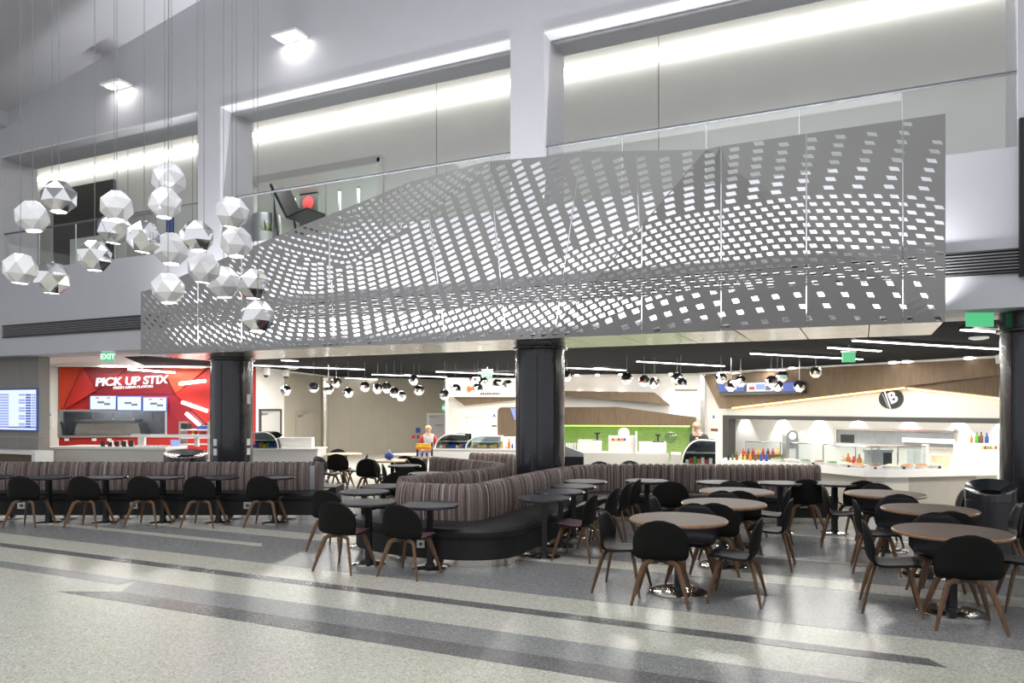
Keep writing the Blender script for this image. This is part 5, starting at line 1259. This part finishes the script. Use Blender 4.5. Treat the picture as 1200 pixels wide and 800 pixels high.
outlet(Bq, 493, 637, 9.37, 9, 9); outlet(Bq, 942, 592, 12.86, 9, 6)
# curved booth behind
Cq = thing('booth_banquette', 'curved striped booth opening to the left behind the centre banquette', 'banquette', W(13.5, -.6))
cp = [v2(11.25, -1.75), v2(12.2, -1.0), v2(13.0, -.38), v2(13.9, -.22), v2(14.6, -.7), v2(15.8, -1.75)]
back(Cq, cp, 1, .13, .95)
cb = chaikin(cp, 2)
seat(Cq, [p for p in reversed([v2(11.6, -2.2), v2(12.4, -1.55), v2(13.1, -.95), v2(13.8, -.85), v2(14.3, -1.25), v2(15.4, -2.2)])], [p for p in reversed(poly_off(cb, -.16))], 1)
Dq = thing('banquette', 'short plain striped banquette behind the booth beside the middle column', 'banquette', W(16.2, -.3))
back(Dq, [v2(17.2, -1.0), v2(16.9, -.4), v2(16.4, .3)], -1, .13, .95)
MB().prism([v2(17.0, -1.2), v2(16.2, .2), v2(16.6, .5), v2(17.5, -1.0)], 0, .46).build('seat_base', 'vinyl_black', Dq)
# ================================================================== PENDANT LAMPS
def gem(r, n=6):
    mb = MB(); rings = [(.46, -.88, 0), (.93, -.36, .5), (.97, .30, 0), (.50, .86, .5)]
    for rr, z, o in rings:
        for k in range(n):
            a = 2*math.pi*(k+o)/n; mb.v.append((r*rr*math.cos(a), r*rr*math.sin(a), r*z))
    for j in range(3):
        for k in range(n):
            k2 = (k+1) % n; a, b = j*n, (j+1)*n
            if rings[j][2] == 0: mb.f += [(a+k, a+k2, b+k), (a+k2, b+k2, b+k)]
            else: mb.f += [(a+k, b+k2, b+k), (a+k, a+k2, b+k2)]
    mb.f.append(tuple(range(3*n, 4*n)))
    return mb
GEM = gem(1).mesh('shade'); GEM.materials.append(M['mirror_facet'])
GEMW = gem(1).mesh('shade'); GEMW.materials.append(M['white_shade'])
LENS = MB().lathe(0, 0, [(.455, -.86), (.455, -.80)], 6).mesh('lens'); LENS.materials.append(M['lamp_glow'])
CORD = MB().lathe(0, 0, [(1, 0), (1, 1)], 6).mesh('cord'); CORD.materials.append(M['cord_grey'])
CAPM = MB().lathe(0, 0, [(.12, .84), (.10, .97), (.03, 1.0)], 10).mesh('cap'); CAPM.materials.append(M['chrome'])
def pendant(u, v, d, r, ztop, label, group, white=False, cr_=.005):
    p = U(d, u, PZ(v, d)); rz = random.random()*2
    t = thing('pendant_lamp', label, 'lamp', p, group)
    o = inst('shade', GEMW if white else GEM, 'mirror_facet', t, (0, 0, 0), rz, (r, r, r)); o.rotation_euler = (random.uniform(-.12, .12), random.uniform(-.12, .12), rz)
    inst('lens', LENS, 'lamp_glow', o); inst('cap', CAPM, 'chrome', o)
    zt = ztop(p) if callable(ztop) else ztop
    inst('cord', CORD, 'cord_grey', t, (0, 0, r*.95), 0, (cr_, cr_, zt-p.z-r*.95))
    return p
FP = [(69, 231), (38, 254), (137, 242), (198, 211), (193, 238), (134, 268), (169, 278), (272, 249), (231, 277), (201, 292), (277, 284), (24, 315), (61, 326), (111, 300), (239, 314), (262, 331), (197, 338), (297, 333), (302, 371)]
order = sorted(range(len(FP)), key=lambda i: FP[i][0])
ordn = OW
ceil_z = lambda p: min(c0z+sl*(p.x-c0x), 20) if p.x > c0x else 9.25
PLC = []
for rk, i in enumerate(order):
    u, v = FP[i]
    for d in [10.5+((i*7+q) % 18)*.1 for q in range(18)]:
        c_ = U(d, u, PZ(v, d)); r_ = 20*d/F
        if all((c_-e).length > r_+f_+.04 and math.hypot(c_.x-e.x, c_.y-e.y) > max(r_, f_)+.02 for e, f_ in PLC): break
    else:
        d = max([10.3+q*.1 for q in range(24)], key=lambda dd: min((U(dd, u, PZ(v, dd))-e).length for e, _ in PLC))
        c_ = U(d, u, PZ(v, d)); r_ = 20*d/F
    PLC.append((c_, r_))
    pendant(u, v, d, 19.2*d/F*(1 if i % 3 else 1.04), ceil_z, 'faceted silver pendant, %s from the left in the cluster before the white facade' % ordn[rk], 'pendants before the facade', i in (1, 2, 3, 4, 7, 9, 10, 14, 15, 16, 11), .0045)
BPd = [(335, 457.5), (367.5, 454), (385, 455.5), (394, 448), (408, 460), (427.5, 453), (442.5, 455), (453, 454), (462, 459.5), (470, 464), (485, 445), (491, 457), (521, 462.5), (534, 456), (556, 444), (566, 447.5), (560, 455), (583, 450), (595, 451),
       (664, 440), (734.6, 443), (755, 446), (767, 448.5), (793.5, 443), (798, 449), (845, 443), (856.7, 451.7), (868, 446.7), (904, 446.7), (911, 452), (916.7, 441), (936.7, 452.5), (956, 436)]
for k, (u, v) in enumerate(BPd):
    d = (21.5 if u < 640 else 19.0)+((k*5) % 4)*.5
    pendant(u, v, d, (6.5 if u < 640 else 7.2)*d/F, ZB, 'small faceted silver pendant, %s from the left under the dark ceiling' % ordn[k], 'pendants under the dark ceiling', False, .006)
# ================================================================== PEOPLE
def person(p, h, face, lean, shirt, sleeve, hair, label, emblem=None):
    """p ground point, face = direction (2D), simple standing worker grown with a Skin modifier"""
    t = thing('person', label, 'person', p); s = h/1.7
    fw = Vector((face[0], face[1], 0)).normalized(); rt = Vector((fw.y, -fw.x, 0)); up = Vector((0, 0, 1))
    def P(r, f_, z): return (rt*r+fw*(f_+lean*max(0, z-.9))+up*z)*s
    def skin(name, V, E, R, mat, root=0, lv=1):
        me = bpy.data.meshes.new(name); me.from_pydata([tuple(x) for x in V], E, []); o = bpy.data.objects.new(name, me); COL.objects.link(o); o.parent = t
        me.materials.append(M[mat]); md = o.modifiers.new('skin', 'SKIN'); sv = me.skin_vertices[0].data
        for i, r in enumerate(R): sv[i].radius = (r[0]*s, r[1]*s) if hasattr(r, '__len__') else (r*s, r*s)
        sv[root].use_root = True; md.use_smooth_shade = True; sd = o.modifiers.new('sub', 'SUBSURF'); sd.levels = sd.render_levels = lv
        return o
    V = [P(0, 0, .95), P(0, .01, 1.2), P(0, 0, 1.42), P(0, .01, 1.5), P(0, .03, 1.58), P(0, .03, 1.66)]
    E = [(0, 1), (1, 2), (2, 3), (3, 4), (4, 5)]; R = [(.15, .11), (.13, .095), (.12, .08), .05, (.075, .088), (.06, .07)]
    for sx in (-1, 1):
        b = len(V); V += [P(sx*.10, 0, .88), P(sx*.10, .02, .48), P(sx*.10, -.01, .08), P(sx*.10, .12, .035)]
        E += [(0, b), (b, b+1), (b+1, b+2), (b+2, b+3)]; R += [.085, .058, .042, .038]
        b = len(V); V += [P(sx*.18, 0, 1.38), P(sx*.24, -.02, 1.12), P(sx*.20, .20, 1.0), P(sx*.185, .27, 1.0)]
        E += [(2, b), (b, b+1), (b+1, b+2), (b+2, b+3)]; R += [.058, .042, .032, .030]
        hb = b+3
        for q, (a, l_) in enumerate(((-.028, .06), (-.010, .075), (.010, .07), (.028, .055))):
            b = len(V); V += [P(sx*.185+a, .33, .995), P(sx*.185+a, .33+l_, .97)]; E += [(hb, b), (b, b+1)]; R += [.010, .008]
        b = len(V); V += [P(sx*.145, .29, .99), P(sx*.13, .33, .975)]; E += [(hb, b), (b, b+1)]; R += [.011, .009]
    skin('body', V, E, R, 'skin')
    V = [P(0, 0, .90), P(0, .01, 1.2), P(0, 0, 1.42)]; E = [(0, 1), (1, 2)]; R = [(.19, .145), (.17, .13), (.16, .115)]
    for sx in (-1, 1):
        V.append(P(sx*.15, 0, 1.385)); E.append((2, len(V)-1)); R.append(.085)
    skin('shirt', V, E, R, shirt)
    for sx in (-1, 1): skin('sleeve', [P(sx*.13, 0, 1.39), P(sx*.19, 0, 1.37), P(sx*.245, -.02, 1.11)], [(0, 1), (1, 2)], [.095, .092, .068], sleeve)
    V = [P(0, 0, .94)]; E = []; R = [(.165, .12)]
    for sx in (-1, 1):
        b = len(V); V += [P(sx*.10, 0, .86), P(sx*.10, .02, .48), P(sx*.10, -.01, .10)]; E += [(0, b), (b, b+1), (b+1, b+2)]; R += [.100, .072, .06]
    skin('trousers', V, E, R, 'trousers')
    mb = MB(); c = P(0, .005, 1.645); mb.ball(tuple(c), .105*s, 14, 9, (.92, 1.02, .86)); o = bpy.data.objects.new('hair', mb.mesh('hair', 60)); COL.objects.link(o); o.parent = t; o.data.materials.append(M[hair])
    for nm_, q, r, m_ in (('eye', P(-.032, .112, 1.615), .010, 'plastic_black'), ('eye', P(.032, .112, 1.615), .010, 'plastic_black'), ('nose', P(0, .125, 1.585), .014, 'skin'), ('mouth', P(0, .113, 1.55), .016, 'paint_red')):
        mb = MB().ball(tuple(q), r*s, 8, 6, (1.1, 1, .7 if nm_ == 'mouth' else 1)); o = bpy.data.objects.new(nm_, mb.mesh(nm_, 60)); COL.objects.link(o); o.parent = t; o.data.materials.append(M[m_])
    if emblem:
        q = P(-.03, .125, 1.32); mb = MB().ball(tuple(q), .035*s, 8, 6); o = bpy.data.objects.new('shirt_emblem', mb.mesh('shirt_emblem', 60)); COL.objects.link(o); o.parent = t; o.data.materials.append(M[emblem])
    return t
pw = U(20.4, 502); person(pw, 1.50, (-pw.xy).normalized(), .04, 'shirt_grey', 'shirt_red', 'hair_blond', 'person in a grey shirt with red sleeves standing behind the snack rack')
pm = U(17.9, 823); person(pm, 1.64, (-RT*.75-FW*.66), .34, 'shirt_black', 'shirt_black', 'hair_blond', 'person in a black shirt leaning forward behind the curved food case', 'flower_yellow')
